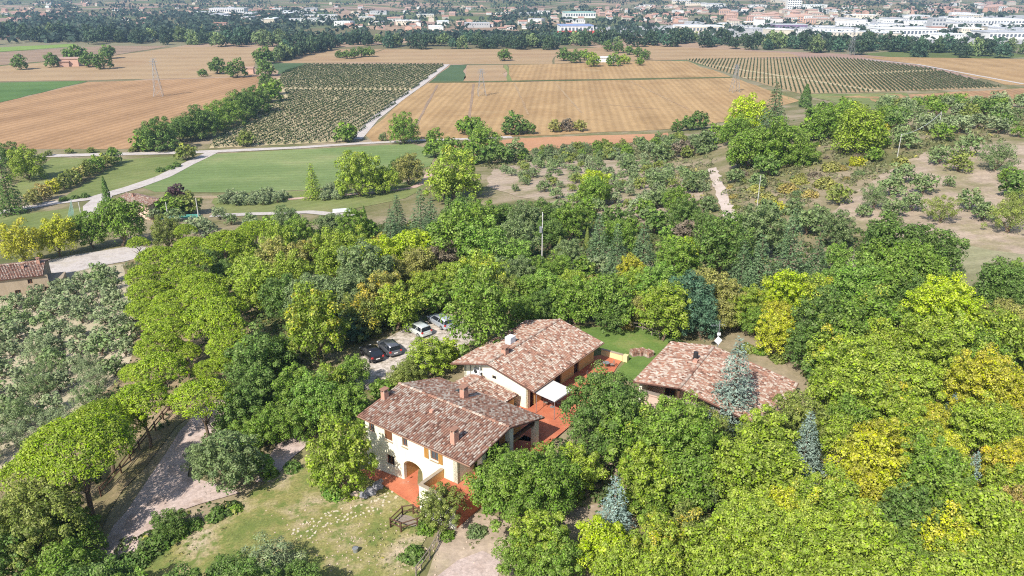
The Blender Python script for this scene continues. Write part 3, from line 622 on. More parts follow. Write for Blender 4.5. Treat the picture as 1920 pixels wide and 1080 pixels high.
# terrace between and beside the houses
TZ = 2.42
sheet('terracotta_terrace', [(.2, 66.4), (3.6, 65.6), (6.2, 69.2), (9.3, 74.2), (12.6, 82.2), (13.2, 83.4), (10.9, 85.1), (9.8, 84.6), (.2, 72.8), (-2.0, 70.5)], TERRA, 0.0, 1.2, world=True)
to = bpy.data.objects['terracotta_terrace']
for v_ in to.data.vertices: v_.co.z = max(TZ, float(hgt(v_.co.x, v_.co.y)) + .10)
gw = empty('garden_wall', (10.9, 85.0, 0), math.atan2(83.4 - 85.0, 13.3 - 10.9), 'low cream garden wall closing the far end of the red terrace', 'wall')
YELW = wall_mat('yellow_plaster', (0.72, 0.58, 0.30)); MB().box(0, 2.9, 0, .3, 1.8, 3.25).build('masonry', YELW, gw); MB().box(-.04, 2.94, -.04, .34, 3.252, 3.32).build('coping', STONE, gw)
gp = MB().box(2.95, 3.5, -.05, .45, 1.8, 3.35).build('pier', YELW, gw)
CP = empty('canopy', (-2.7, 74.69, 0), R(53.86), 'square white canvas canopy on thin metal posts beside the ochre wall', 'canopy')
cz = [(.4, -6.0, 4.95), (3.7, -6.1, 4.95), (3.55, -8.7, 4.72), (.4, -8.55, 4.72)]
slab(CP, 'canvas', cz, .05, CANVAS)
for (x, y) in ((.48, -8.45), (3.45, -8.55), (3.55, -6.2), (.5, -6.15)): MB().tube([(x, y, TZ), (x, y, 4.7)], .035, 6).build('post', GMETAL, CP)
fr = MB()
for a, b in zip(cz, cz[1:] + cz[:1]): fr.tube([(a[0], a[1], a[2] - .09), (b[0], b[1], b[2] - .09)], .035, 5)
fr.build('frame', GMETAL, CP)
# cafe tables and chairs on the terrace
def make_table():
    r = empty('terrace_table', (0, 0, 0), 0, None, 'table', 'garden furniture on the red terrace')
    MB().tube([(0, 0, .71), (0, 0, .74)], .42, 18).build('table_top', GMETAL, r); MB().tube([(0, 0, .03), (0, 0, .71)], .035, 8).build('pedestal', GMETAL, r); MB().tube([(0, 0, 0), (0, 0, .03)], .25, 12).build('foot', GMETAL, r); return r
def make_chair():
    r = empty('terrace_chair', (0, 0, 0), 0, None, 'chair', 'garden furniture on the red terrace')
    MB().box(-.22, .22, -.22, .22, .43, .46).build('seat', OLDWOOD, r)
    for sx in (-1, 1):
        for sy in (-1, 1): MB().tube([(sx * .2, sy * .2, 0), (sx * .19, sy * .19, .43)], .018, 5).build('leg', BMETAL, r)
    b = MB(); b.tube([(-.2, .21, .46), (-.2, .27, .92)], .018, 5); b.tube([(.2, .21, .46), (.2, .27, .92)], .018, 5)
    for z in (.62, .76, .9): b.box(-.19, .19, .225 + (z - .5) * .12, .245 + (z - .5) * .12, z - .05, z + .03)
    b.build('backrest', OLDWOOD, r); return r
t0, c0 = make_table(), make_chair()
ft = True
for i, (u, v, nm) in enumerate(((1136, 690, 'by the garden wall'), (1116, 712, 'beside the big dark tree'), (1035, 763, 'in the shade under the white canopy'))):
    p = at_z(u, v, TZ)
    o = t0 if i == 0 else copy_tree(t0); o.location = (p[0], p[1], TZ + .004); o['label'] = 'round grey metal cafe table on the red terrace ' + nm
    for k, (dx, dy, rz, w_) in enumerate(((.7, .1, 80, 'right of'), (-.65, .25, -110 + 180, 'left of'))):
        c = c0 if (i == 0 and k == 0) else copy_tree(c0); c.location = (p[0] + dx, p[1] + dy, TZ + .004); c.rotation_euler = (0, 0, R(-rz if k == 0 else rz)); c['label'] = f'slatted metal chair {w_} the cafe table {nm}'

# ------------------------------------------------------------------ the annex at the right
AX = empty('annex', (17.28, 70.32, 0), R(58.79), 'low annex with a broad pinkish tile roof, open gable and black flue', 'house')
L3, a1, a2, z1_, z2_, z3 = 11.57, 5.16, 9.58, 5.35, 3.95, 6.05
def az(y): return z3 - (z3 - z1_) * y / a1 if y > 0 else z3 + (z3 - z2_) * y / a2
roof_slope(AX, (0, 0, z3), (L3, 0, z3), (0, a1, z1_), (L3, a1, z1_)); roof_slope(AX, (0, 0, z3), (L3, 0, z3), (0, -a2, z2_), (L3, -a2, z2_)); ridge_tiles(AX, (0, 0, z3 + .03), (L3, 0, z3 + .03))
gutter(AX, (0, a1 + .05, z1_ - .06), (L3, a1 + .05, z1_ - .06)); gutter(AX, (0, -a2 - .05, z2_ - .06), (L3, -a2 - .05, z2_ - .06))
MB().prism([(2.6, -8.9, 0), (2.6, 4.6, 0), (2.6, 4.6, az(4.6) - .16), (2.6, 0, z3 - .16), (2.6, -8.9, az(-8.9) - .16)], (.3, 0, 0)).build('gable_wall', PINKW, AX)
MB().prism([(11.1, -8.9, 0), (11.1, 4.6, 0), (11.1, 4.6, az(4.6) - .16), (11.1, 0, z3 - .16), (11.1, -8.9, az(-8.9) - .16)], (-.3, 0, 0)).build('gable_wall', CREAM, AX)
wall_holes('side_wall', AX, CREAM, (.6, 4.6), (11.1, 4.6), 0, az(4.6) - .16, [], .3, (0, -1)); wall_holes('side_wall', AX, CREAM, (.6, -8.9), (11.1, -8.9), 0, az(-8.9) - .16, [], .3, (0, 1))
MB().box(.45, .7, -8.6, 4.5, 4.15, 4.4).build('tie_beam', OLDWOOD, AX)
for y in (4.2, .4, -3.6, -8.2): MB().box(.45, .72, y - .13, y + .13, 0, 4.148).build('post', DWOOD, AX)
MB().prism([(.5, .1, 4.402), (.5, .35, 4.402), (.5, .35, z3 - .25), (.5, .1, z3 - .25)], (.15, 0, 0)).build('king_post', DWOOD, AX)
MB().box(.6, 2.59, -8.5, 4.5, 1.8, TZ).build('porch_floor', TERRA, AX); MB().box(.8, 1.1, 2.2, 4.4, TZ + .002, 3.6).build('half_wall', PINKW, AX)
window(AX, 1.2, 2.4, 2.59, 2.45, 4.3, -.05, 'door', DARK, WOOD, 'y'); window(AX, -2.6, -1.2, 2.59, 3.2, 4.4, -.05, 'window', GLASS, WOOD, 'y')
MB().tube([(7.3, .8, az(.8) - .2), (7.3, .8, az(.8) + .95)], .27, 12).build('flue', BMETAL, AX); MB().box(6.35, 6.9, .3, .8, az(.6) - .2, az(.6) + .35).build('chimney', BRICK, AX)
MB().tube([(5.9, 1.3, az(1.3)), (5.9, 1.3, az(1.3) + .4)], .06, 6).build('vent_pipe', BRICK, AX)
# satellite dish panel and aerial mast behind the annex
p = at_z(1346, 640, 6.6); mz = float(hgt(p[0], p[1]))
an = empty('aerial_mast', (p[0], p[1], mz), 0, 'grey aerial mast with white square panel standing behind the annex roof', 'antenna')
MB().tube([(0, 0, 0), (0, 0, 9.2 - mz)], .04, 6).build('mast', GMETAL, an)
pb = MB().box(-.36, .36, -.04, .04, -.36, .36).build('panel', WMETAL, an, (0, -.12, 6.75 - mz)); pb.rotation_euler = (R(-12), R(45), R(10))
q = MB().box(-.2, .2, -.06, .02, -.16, .2).build('receiver', WMETAL, an, (0, -.1, 7.55 - mz)); bevel(q, .05)
el = MB(); el.tube([(-1.0, 0, 8.6 - mz), (.7, .2, 8.6 - mz)], .018, 5)
for k in range(6):
    x = -.9 + k * .3; el.tube([(x, -.35, 8.6 - mz), (x, .4, 8.6 - mz)], .012, 4)
el.build('aerial', GMETAL, an)
# pallets of stacked roof tiles behind the garden wall
for i, (u, v) in enumerate(((1190, 666), (1203, 665), (1216, 668))):
    p = at(u, v); r = empty('tile_stack', p, R(20 + 9 * i), ('low stack of spare clay tiles next to the garden wall pier', 'low stack of spare clay tiles in the middle of the three', 'low stack of spare clay tiles closest to the annex roof')[i], 'tile stack', 'stacks of spare tiles')
    MB().box(-.55, .55, -.5, .5, 0, .12).build('pallet', OLDWOOD, r); m = MB()
    for a in range(9):
        for b in range(3):
            for c in range(2):
                x = -.5 + a * .115 + random.uniform(-.01, .01); y = -.45 + b * .32; z = .125 + c * .33
                m.add([(x, y, z), (x + .05, y, z + .3), (x + .09, y, z), (x, y + .28, z), (x + .05, y + .28, z + .3), (x + .09, y + .28, z)], [(0, 1, 4, 3), (1, 2, 5, 4), (0, 2, 1), (3, 4, 5)])
    tag(m.build('tiles', TILE, r), kind='stuff')

# ------------------------------------------------------------------ the two small farmhouses at the left
def small_house(name, label, uL, vL, uR, vR, zoff, depth_m, wall_h, rise, wallm, ang_extra=0, wins=()):
    a = at(uL, vL); b = at(uR, vR); d = b - a; L = math.hypot(d[0], d[1]); ang = math.atan2(d[1], d[0])
    z = min(a[2], b[2]) + zoff
    h = empty(name, (a[0], a[1], z), ang, label, 'house')
    D = depth_m; o = .4
    roof_slope(h, (-o, D / 2, wall_h + rise), (L + o, D / 2, wall_h + rise), (-o, -o, wall_h), (L + o, -o, wall_h)); roof_slope(h, (-o, D / 2, wall_h + rise), (L + o, D / 2, wall_h + rise), (-o, D + o, wall_h), (L + o, D + o, wall_h))
    ridge_tiles(h, (-o, D / 2, wall_h + rise + .03), (L + o, D / 2, wall_h + rise + .03))
    wall_holes('front_wall', h, wallm, (0, 0), (L, 0), -2, wall_h - .05, [(q[0], q[1], q[2], q[3]) for q in wins], .3, (0, 1))
    for q in wins: window(h, q[0] + .01, q[1] - .01, 0, q[2], q[3] - .01, .15, 'window', DARK, WOOD)
    for x in (0, L - .3): MB().prism([(x, .31, -2), (x, D, -2), (x, D, wall_h - .1), (x, D / 2, wall_h + rise - .2), (x, .31, wall_h)], (.3, 0, 0)).build('gable_wall', wallm, h)
    wall_holes('back_wall', h, wallm, (.3, D), (L - .3, D), -2, wall_h - .1, [], .3, (0, -1))
    return h, L
hA, LA = small_house('stone_house', 'stone farmhouse with pink tile roof cut by the left edge beside the gravel yard', -70, 575, 84, 546, 0, 9.5, 4.5, 1.3, STONE, wins=((14, 15, .8, 2.0), (9, 10, .8, 2.0), (11.5, 12.3, 3.0, 3.9)))
chimney(hA, 13.2, 4.2, 5.5, .9); chimney(hA, 10.6, 3.0, 5.2, .7, .45, .45)
MB().box(LA + .01, LA + 3.2, 1, 6, -2, 2.7).build('side_shed', STONE, hA)
hB, LB = small_house('stone_house', 'little stone house with pink roof and red shutters by the white road cypress', 226, 402, 282, 412, 0, 6.0, 4.6, .9, PINKW, wins=((2.0, 2.9, 1.0, 2.2), (5.3, 6.2, 2.6, 3.6)))
chimney(hB, 4.2, 2.2, 5.3, .6, .4, .4)
# glass-roofed pergola at the edge of the wood
p = at(642, 412); pg = empty('pergola', p, R(12), 'small pale flat-roofed pergola at the far edge of the wood', 'pergola')
MB().box(-2.3, 2.3, -1.6, 1.6, 2.5, 2.62).build('roof_panel', WMETAL, pg)
for x in (-2.1, 2.1):
    for y in (-1.4, 1.4): MB().box(x - .07, x + .07, y - .07, y + .07, 0, 2.498).build('post', DWOOD, pg)

# ------------------------------------------------------------------ cars
def paint(name, col, metal=0.5): 
    t = NT(name); t.b.inputs['Metallic'].default_value = metal; t.b.inputs['Specular IOR Level'].default_value = 0.5
    t.b.inputs['Coat Weight'].default_value = 0.6; t.b.inputs['Coat Roughness'].default_value = 0.08
    c = t.mix(t.noise(t.pos(), 3.0), tuple(x * .93 for x in col), col); return t.out(c, 0.32)
TYRE = plain('tyre', (0.025, 0.025, 0.027), 0.9); ALLOY = plain('alloy', (0.5, 0.5, 0.52), 0.35, 0.05, 3, 0.8); CGLASS = plain('car_glass', (0.018, 0.022, 0.028), 0.06, 0.1, 2, spec=0.9)
LRED = plain('lamp_red', (0.55, 0.03, 0.025), 0.25, spec=0.6); LWH = plain('lamp_clear', (0.72, 0.73, 0.75), 0.15, spec=0.7); PLATE = plain('number_plate', (0.8, 0.8, 0.78), 0.5)
def make_car(loc, rz, pm, label, length=4.4, roof_h=1.48, wagon=True, width=1.76):
    """x forward, nose at +x"""
    r = empty('parked_car', loc, rz, label, 'car', 'cars in the gravel car park')
    L = length / 2; W = width / 2
    # stations along x: (x, belt half width, bottom z, belt z)
    st = [(-L, W * .78, .42, .80), (-L + .10, W * .93, .26, .93), (-L + .7, W, .20, .95), (-.3, W, .19, .93), (L - 1.3, W, .20, .90), (L - .5, W * .95, .22, .80), (L - .1, W * .82, .28, .66), (L, W * .62, .36, .52)]
    b = MB(); prof = []
    for x, hw, z0, z1 in st:
        zm = z0 + (z1 - z0) * .55
        prof.append([(x, -hw * .92, z0), (x, -hw, zm), (x, -hw * .96, z1), (x, -hw * .5, z1 + .035), (x, hw * .5, z1 + .035), (x, hw * .96, z1), (x, hw, zm), (x, hw * .92, z0)])
    n = 8; b.v = [p for s_ in prof for p in s_]
    for i in range(len(prof) - 1):
        for k in range(n): b.f.append((i * n + k, (i + 1) * n + k, (i + 1) * n + (k + 1) % n, i * n + (k + 1) % n))
    b.f += [tuple(range(n)), tuple(range((len(prof) - 1) * n, len(prof) * n))[::-1]]; b.m = [0] * len(b.f)
    body = b.build('body', pm, r, smooth=True); bevel(body, .03, 2)
    # cabin: glass house with roof and pillars
    xr0, xr1 = (-L + .28, L - 1.95) if wagon else (-L + .75, L - 2.0)
    xb0, xb1 = (-L + .08, L - 1.22) if wagon else (-L + .12, L - 1.25)
    hwB, hwT, zb, zt = W * .95, W * .74, .94, roof_h - .05
    c = [(xb0, -hwB, zb), (xb1, -hwB, zb - .03), (xb1, hwB, zb - .03), (xb0, hwB, zb)]; d = [(xr0, -hwT, zt), (xr1, -hwT, zt - .01), (xr1, hwT, zt - .01), (xr0, hwT, zt)]
    g = MB().add(c + d, [(0, 1, 5, 4), (1, 2, 6, 5), (2, 3, 7, 6), (3, 0, 4, 7)]); g.build('windows', CGLASS, r)
    rf_ = MB(); a = []
    for sx, x in ((0, xr0 - .03), (1, (xr0 + xr1) / 2), (2, xr1 + .04)):
        for y in (-hwT - .02, -hwT * .6, 0, hwT * .6, hwT + .02): a.append((x, y, zt + .005 + (.05 if sx == 1 else .02) * (1 - (y / (hwT + .02)) ** 2) + (.015 if sx == 1 else 0)))
    rf_.add(a, [(i * 5 + k, (i + 1) * 5 + k, (i + 1) * 5 + k + 1, i * 5 + k + 1) for i in range(2) for k in range(4)])
    ro = rf_.build('roof', pm, r, smooth=True); so = ro.modifiers.new('s', 'SOLIDIFY'); so.thickness = .05
    pl = MB()
    for s_ in (-1, 1):
        for (x0, x1, wd) in ((xb0, xr0, .14), (xb1, xr1, .09), ((xb0 + xb1) / 2 - .05, (xr0 + xr1) / 2 - .05, .08), (xb0 + .95, xr0 + .85, .08)):
            q = [(x0, s_ * (hwB + .012), zb), (x0 + wd, s_ * (hwB + .012), zb), (x1 + wd, s_ * (hwT + .016), zt), (x1, s_ * (hwT + .016), zt)]
            pl.prism(q, (0, -s_ * .04, 0))
    pl.build('pillars', pm, r)
    for x in (-L + .85, L - .88):
        for s_ in (-1, 1):
            w_ = empty('wheel', (x, s_ * (W - .10), .32)); w_.parent = r
            MB().tube([(0, -.10, 0), (0, .10, 0)], .32, 18).build('tyre', TYRE, w_); MB().tube([(0, -.115, 0), (0, .115, 0)], .20, 12).build('rim', ALLOY, w_)
    for s_ in (-1, 1):
        MB().box(-L - .005, -L + .16, s_ * W * .80 - .12, s_ * W * .80 + .12, .72, .92).build('tail_light', LRED, r)
        MB().box(L - .34, L - .10, s_ * W * .70 - .15, s_ * W * .70 + .15, .56, .69).build('headlight', LWH, r)
        bevel(MB().box(xb1 - .35, xb1 - .2, s_ * (W + .10) - .09, s_ * (W + .10) + .09, .93, 1.06).build('mirror', pm, r), .03)
    MB().box(-L - .02, -L + .02, -.26, .26, .55, .67).build('number_plate', PLATE, r); MB().box(L - .04, L + .012, -.26, .26, .38, .48).build('number_plate', PLATE, r)
    MB().box(-L - .05, -L + .12, -W * .8, W * .8, .36, .5).build('bumper', pm, r)
    return r
def car_at(u, v, off=0.16):
    p = at(u, v); return (p[0], p[1], p[2] + off)
p1, p2, p3, p4 = car_at(826, 611), car_at(784, 626), car_at(730, 660), car_at(697, 671)
make_car(p1, R(128), paint('silver_paint', (0.60, 0.64, 0.70)), 'silver estate car parked highest on the gravel under the trees', 4.6)
make_car(p2, R(132), paint('pale_paint', (0.66, 0.70, 0.68), .3), 'pale silver hatchback half hidden by the drooping tree beside the estate car', 4.1, 1.5)
make_car(p3, R(122), paint('grey_paint', (0.16, 0.17, 0.19)), 'dark grey car in the tree shade between the pale and black cars', 4.3, 1.47)
make_car(p4, R(122), paint('black_paint', (0.03, 0.03, 0.035)), 'black car with red tail light at the shaded lower end of the car park', 4.2, 1.45, False)

# ------------------------------------------------------------------ fences, poles, masts
def rail_fence(line, label, h=1.0, rails=2, gap=2.2, mat=OLDWOOD, r=.06, name='wooden_fence'):
    P = [at(*q) for q in line]; e = empty(name, P[0], 0, label, 'fence')
    pts = []
    for a, b in zip(P, P[1:]):
        k = max(1, int(round(np.linalg.norm(b - a) / gap)))
        for j in range(k): pts.append(a + (b - a) * j / k)
    pts.append(P[-1]); pts = [Vector((q[0] - P[0][0], q[1] - P[0][1], float(hgt(q[0], q[1])) - P[0][2])) for q in pts]
    for q in pts: MB().tube([q - Vector((0, 0, .3)), q + Vector((random.uniform(-.04, .04), 0, h + .08))], r, 6).build('post', mat, e)
    for i in range(len(pts) - 1):
        for k in range(rails):
            z = h * (1 - k * .45) + random.uniform(-.05, .05); d = (pts[i + 1] - pts[i]).normalized() * .1
            MB().tube([pts[i] + Vector((0, 0, z)) - d, pts[i + 1] + Vector((0, 0, z + random.uniform(-.06, .06))) + d], r * .75, 5).build('rail', mat, e)
    return e
rail_fence([(190, 932), (228, 888), (262, 845), (292, 808), (322, 770)], 'dark wooden two-rail fence under the umbrella pines along the gravel drive', 1.15, 2, 2.6, DWOOD, .09)
rail_fence([(780, 1082), (806, 1046), (822, 1018), (836, 990), (850, 962)], 'grey wooden fence running up beside the gravel forecourt', 1.0, 2, 1.9)
rail_fence([(1183, 618), (1205, 620), (1222, 630), (1236, 636)], 'pale wooden fence along the back of the rear lawn', 1.0, 2, 2.0)
# the little log corral on the lawn
cr = [(733, 990), (752, 999), (783, 990), (796, 982), (775, 965), (755, 968), (733, 990)]
rail_fence(cr, 'small log enclosure with stacked planks on the lawn below the terrace', 1.0, 2, 1.8, DWOOD, .075, 'log_enclosure')
p = at(768, 978); pk = empty('plank_pile', p, R(-20), 'pile of pale grey planks lying inside the log enclosure', 'planks')
for k in range(7): MB().box(-1.1 + random.uniform(-.2, .2), .9, -.55 + k * .17, -.42 + k * .17, .03 + .05 * (k % 2), .1 + .05 * (k % 2)).build('plank', OLDWOOD, pk)
# rocks and odds on the lawn
ROCK = plain('grey_rock', (0.23, 0.225, 0.235), 0.9, 0.35, 5); SAND = plain('sandstone', (0.52, 0.40, 0.31), 0.9, 0.25, 6)
def rock_mesh(sd_, n=2):
    import bmesh
    bm = bmesh.new(); bmesh.ops.create_icosphere(bm, subdivisions=n, radius=1); q = np.random.default_rng(sd_); ph = q.uniform(0, 6, 6)
    for v_ in bm.verts:
        c = v_.co; v_.co = c * (1 + .22 * math.sin(3 * c.x + ph[0]) + .2 * math.sin(4 * c.y + ph[1]) + .12 * math.sin(6 * c.z + ph[2])); v_.co.z *= .7
    me = bpy.data.meshes.new('rock'); bm.to_mesh(me); bm.free(); return me
rk = [rock_mesh(i) for i in range(3)]
for m_ in rk[:2]: m_.materials.append(ROCK)
rk[2].materials.append(SAND)
for i, (u, v, s_, nm) in enumerate(((682, 932, .5, 'grey garden boulder nearest the yellow tree at the lawn edge'), (692, 926, .6, 'largest dark grey boulder in the row at the terrace foot'), (700, 920, .5, 'middle grey boulder of the row at the terrace foot'), (707, 914, .55, 'pointed grey boulder touching the terrace corner'), (713, 908, .4, 'small grey boulder at the shaded terrace end'))):
    p = at(u, v); o = link('boulder', rk[i % 2], None, (p[0], p[1], p[2] + s_ * .35), random.uniform(0, 6)); o.scale = (s_,) * 3; tag(o, nm, 'rock', 'boulders along the terrace foot')
p = at(667, 932); o = link('stone_block', rk[2], None, (p[0], p[1], p[2] + .25), .5); o.scale = (.55, .45, .5); tag(o, 'brown sandstone block alone on the lawn', 'rock')
for i, (u, v, nm) in enumerate(((848, 958, 'white garden bag lying by the fence end'), (838, 948, 'dark covered heap with white trim beside the terrace bush'))):
    p = at(u, v); o = link('covered_heap', rk[i], None, (p[0], p[1], p[2] + .25), .5) if i else link('garden_bag', rock_mesh(9), None, (p[0], p[1], p[2] + .2), .5)
    if not i: o.data.materials.append(WMETAL)
    o.scale = (.6, .4, .5) if i == 0 else (.9, .7, .7); tag(o, nm, 'bag' if i == 0 else 'heap')
p = at(667, 1036); tk = empty('watering_bucket', p, 0, 'blue-grey bucket standing on the dry grass below the stone path', 'bucket')
MB().tube([(0, 0, 0), (0, 0, .5)], [.2, .26], 12).build('bucket', GMETAL, tk); MB().tube([(-.25, 0, .5), (-.15, 0, .7), (.15, 0, .7), (.25, 0, .5)], .015, 5).build('handle', BMETAL, tk)
# stepping stones
sm = MB(); path = [(745, 924), (728, 934), (703, 948), (672, 959), (640, 967), (605, 976), (580, 992), (560, 1010)]
PP = [at(*q)[:2] for q in path]; cum = np.concatenate([[0], np.cumsum([np.linalg.norm(b - a) for a, b in zip(PP, PP[1:])])])
PW = np.array(PP)
def stone(x, y, a, b, rz):
    z = float(hgt(x, y)) + .07; n = 6; top = []
    for k in range(n):
        c = 2 * math.pi * k / n; rr = random.uniform(.8, 1.15); px_, py_ = a * rr * math.cos(c), b * rr * math.sin(c)
        top.append((x + px_ * math.cos(rz) - py_ * math.sin(rz), y + px_ * math.sin(rz) + py_ * math.cos(rz), z + .05 + random.uniform(-.01, .01)))
    sm.prism(top, (0, 0, -.12))
s_ = 0.0
while s_ < cum[-1]:
    x, y = np.interp(s_, cum, PW[:, 0]), np.interp(s_, cum, PW[:, 1]); t_ = s_ / cum[-1]
    i = min(np.searchsorted(cum, s_ + 1e-6), len(PW) - 1); d = PW[i] - PW[i - 1]; d /= np.linalg.norm(d); nn = np.array([-d[1], d[0]])
    for o_ in (-.55 - .5 * t_, .55 + .5 * t_, random.uniform(-.3, .3) * 2):
        if random.random() < .78: stone(x + nn[0] * o_ + random.uniform(-.12, .12), y + nn[1] * o_ + random.uniform(-.12, .12), random.uniform(.10, .19), random.uniform(.07, .14), random.uniform(0, 3))
    s_ += .36
tag(sm.build('stepping_stones', plain('pale_stone', (0.50, 0.44, 0.33), 0.9, 0.25, 4)), 'double line of pale stepping stones curving across the lawn', 'stones', kind='stuff')
sm = MB()
for u, v, n, sp in ((640, 1010, 60, 2.6), (700, 1000, 40, 3.0), (590, 985, 50, 2.2), (720, 1040, 50, 2.5), (830, 1020, 30, 1.5)):
    q = at(u, v)
    for _ in range(n): stone(q[0] + random.gauss(0, sp), q[1] + random.gauss(0, sp), random.uniform(.04, .10), random.uniform(.03, .08), random.uniform(0, 3))
tag(sm.build('scattered_pebbles', SAND), kind='stuff')
CONC = plain('pale_pole', (0.50, 0.48, 0.45), 0.8)
def pole(u, v, h, label, arm=True, rad=.13, mat=CONC, tilt=0):
    p = at(u, v); e = empty('utility_pole', p, random.uniform(0, 3), label, 'pole', 'utility poles')
    MB().tube([(0, 0, -.3), (tilt, 0, h)], [rad * 1.3, rad * .8], 8).build('mast', mat, e)
    if arm:
        MB().box(-.8 + tilt, .8 + tilt, -.05, .05, h - .35, h - .22).build('crossarm', GMETAL, e)
        for x in (-.7, 0, .7): MB().tube([(x + tilt, 0, h - .219), (x + tilt, 0, h)], .05, 6).build('insulator', WMETAL, e)
    return e, p
pole(375, 424, 7.5, 'tallest pale pole right of the stone house beside the olives', False); pole(316, 412, 5.0, 'short pale pole between the stone house and the green cover', False)
pole(154, 412, 5.0, 'pale pole beside the green net in the lower meadow', False)
_, q1 = pole(1682, 297, 6.0, 'pale pole on the hill crest left of the orchard clearing', False, .075); _, q2 = pole(1757, 253, 6.5, 'pale pole higher on the crest joined by a white wire', False, .075); pole(1417, 408, 8.5, 'thin pale pole in the scrub right of the hill track', False, .07)
e, _ = pole(1016, 500, 9.5, 'white utility pole with crossarms standing in the wood left of the slim cypress', True, .10, CONC)
for z in (8.2, 7.4): MB().box(-.8, .8, -.04, .04, z, z + .08).build('crossarm', GMETAL, e)
MB().box(-.35, .35, .1, .5, 6.2, 7.1).build('transformer', GMETAL, e)
a_, b_ = Vector((*q1[:2], q1[2] + 5.8)), Vector((*q2[:2], q2[2] + 6.3)); wm = MB()
wm.tube([a_.lerp(b_, t) - Vector((0, 0, 1.2 * 4 * t * (1 - t))) for t in np.linspace(0, 1, 12)], .035, 4); tag(wm.build('overhead_wire', WMETAL), 'white wire slung between the two poles on the hill crest', 'wire')
def pylon(u, v, h, label):
    p = at(u, v); e = empty('lattice_pylon', p, R(12), label, 'pylon', 'pylons of the power line'); b = 2.2; m = MB()
    lv = [0, .22, .4, .55, .68, .79, .88, .95, 1.0]
    def c(k, s): w_ = b * (1 - lv[k]) + .35; return Vector((w_ * (1, 1, -1, -1)[s], w_ * (1, -1, -1, 1)[s], h * lv[k]))
    for s in range(4):
        for k in range(len(lv) - 1):
            m.tube([c(k, s), c(k + 1, s)], .10, 4, cap=False); m.tube([c(k, s), c(k + 1, (s + 1) % 4)], .055, 4, cap=False); m.tube([c(k, (s + 1) % 4), c(k + 1, s)], .055, 4, cap=False)
    m.build('tower', GMETAL, e); a = MB()
    for z, L_ in ((.86, 2.8), (.93, 2.4), (.995, 1.8)):
        a.tube([(-L_, 0, h * z), (L_, 0, h * z)], .12, 4); a.tube([(-L_, 0, h * z), (0, 0, h * (z + .04))], .07, 4); a.tube([(L_, 0, h * z), (0, 0, h * (z + .04))], .07, 4)
    a.build('crossarms', GMETAL, e)
    return e
pylon(298, 181, 22.5, 'grey lattice pylon alone in the ochre ploughed field'); pylon(903, 180, 16, 'grey lattice pylon in the middle of the great stubble field')
pylon(1377, 173, 17, 'grey lattice pylon at the corner of the right vineyard'); pylon(1595, 104, 26, 'tall pale pylon in front of the dark riverside trees')
# green sports net and green pool cover by the stone house
p = at(133, 430); q = at(140, 405); nt_ = empty('sports_net', p, math.atan2(q[1] - p[1], q[0] - p[0]), 'pale green tall net on posts in the lower meadow', 'net'); L_ = float(np.linalg.norm((q - p)[:2]))
for x in (0, L_ / 2, L_): MB().tube([(x, 0, 0), (x, 0, 4)], .06, 6).build('post', CONC, nt_)
nm_ = MB()
for i in range(26): nm_.tube([(L_ * i / 25, 0, .05), (L_ * i / 25, 0, 3.9)], .02, 3, cap=False)
for i in range(14): nm_.tube([(0, 0, .1 + i * .29), (L_, 0, .1 + i * .29)], .02, 3, cap=False)
tag(nm_.build('netting', plain('green_net', (0.30, 0.50, 0.40), 0.8), nt_), kind='stuff')
p = at(338, 408); tc = empty('green_cover', p, R(8), 'flat turquoise-green cover on a low frame right of the stone house', 'cover')
MB().box(-5, 5, -1.6, 1.6, .25, .4).build('sheet', plain('green_tarp', (0.09, 0.30, 0.24), 0.7), tc); MB().box(-5.1, 5.1, -1.7, 1.7, 0, .248).build('frame', CONC, tc)
p = at(372, 372); tc = empty('low_wall', p, R(4), 'low pale wall running behind the olive row', 'wall'); MB().box(-3, 22, -.2, .2, -.3, .7).build('masonry', STONE, tc)

# ------------------------------------------------------------------ foliage prototypes (crown radius 1)
def leaf_mesh(name, C, Nrm, size, mat, tint, aspect=.62, fold=0.0, r=None):
    """one kite-shaped leaf spray per centre"""
    r = r or rng; n = len(C)
    up = r.normal(size=(n, 3)); t = np.cross(Nrm, up); t /= np.linalg.norm(t, axis=1, keepdims=True) + 1e-9
    b = np.cross(Nrm, t); s = (size * r.uniform(.5, 1.5, n))[:, None]
    V = np.empty((n, 4, 3)); V[:, 0] = C - t * s; V[:, 1] = C + b * s * aspect; V[:, 2] = C + t * s; V[:, 3] = C - b * s * aspect
    if fold: V[:, 1] -= Nrm * s * fold; V[:, 3] -= Nrm * s * fold
    me = bpy.data.meshes.new(name); me.vertices.add(4 * n); me.loops.add(4 * n); me.polygons.add(n)
    me.vertices.foreach_set('co', V.ravel().astype(np.float32)); me.loops.foreach_set('vertex_index', np.arange(4 * n, dtype=np.int32))
    me.polygons.foreach_set('loop_start', np.arange(0, 4 * n, 4, dtype=np.int32)); me.update(calc_edges=True)
    a = me.attributes.new('tint', 'FLOAT', 'FACE'); a.data.foreach_set('value', np.asarray(tint, np.float32))
    me.materials.append(mat); me.validate(); return me
def sphere(n, r=None):
    v = (r or rng).normal(size=(n, 3)); return v / np.linalg.norm(v, axis=1, keepdims=True)
def blob_leaves(B, rad, per, r, out=.62, flat=1.0):
    """leaf centres and normals round blob centres B with radii rad"""
    k = np.repeat(np.arange(len(B)), per); d = sphere(len(k), r); d[:, 2] = np.abs(d[:, 2]) * np.where(r.random(len(k)) < .75, 1, -1)
    rr = rad[k] * (out + (1 - out) * 1.4 * r.random(len(k)))
    C = B[k] + d * rr[:, None] * np.array([1, 1, flat])
    N = d * .75 + sphere(len(k), r) * .55 + np.array([0, 0, .35]); N /= np.linalg.norm(N, axis=1, keepdims=True)
    return C, N, k
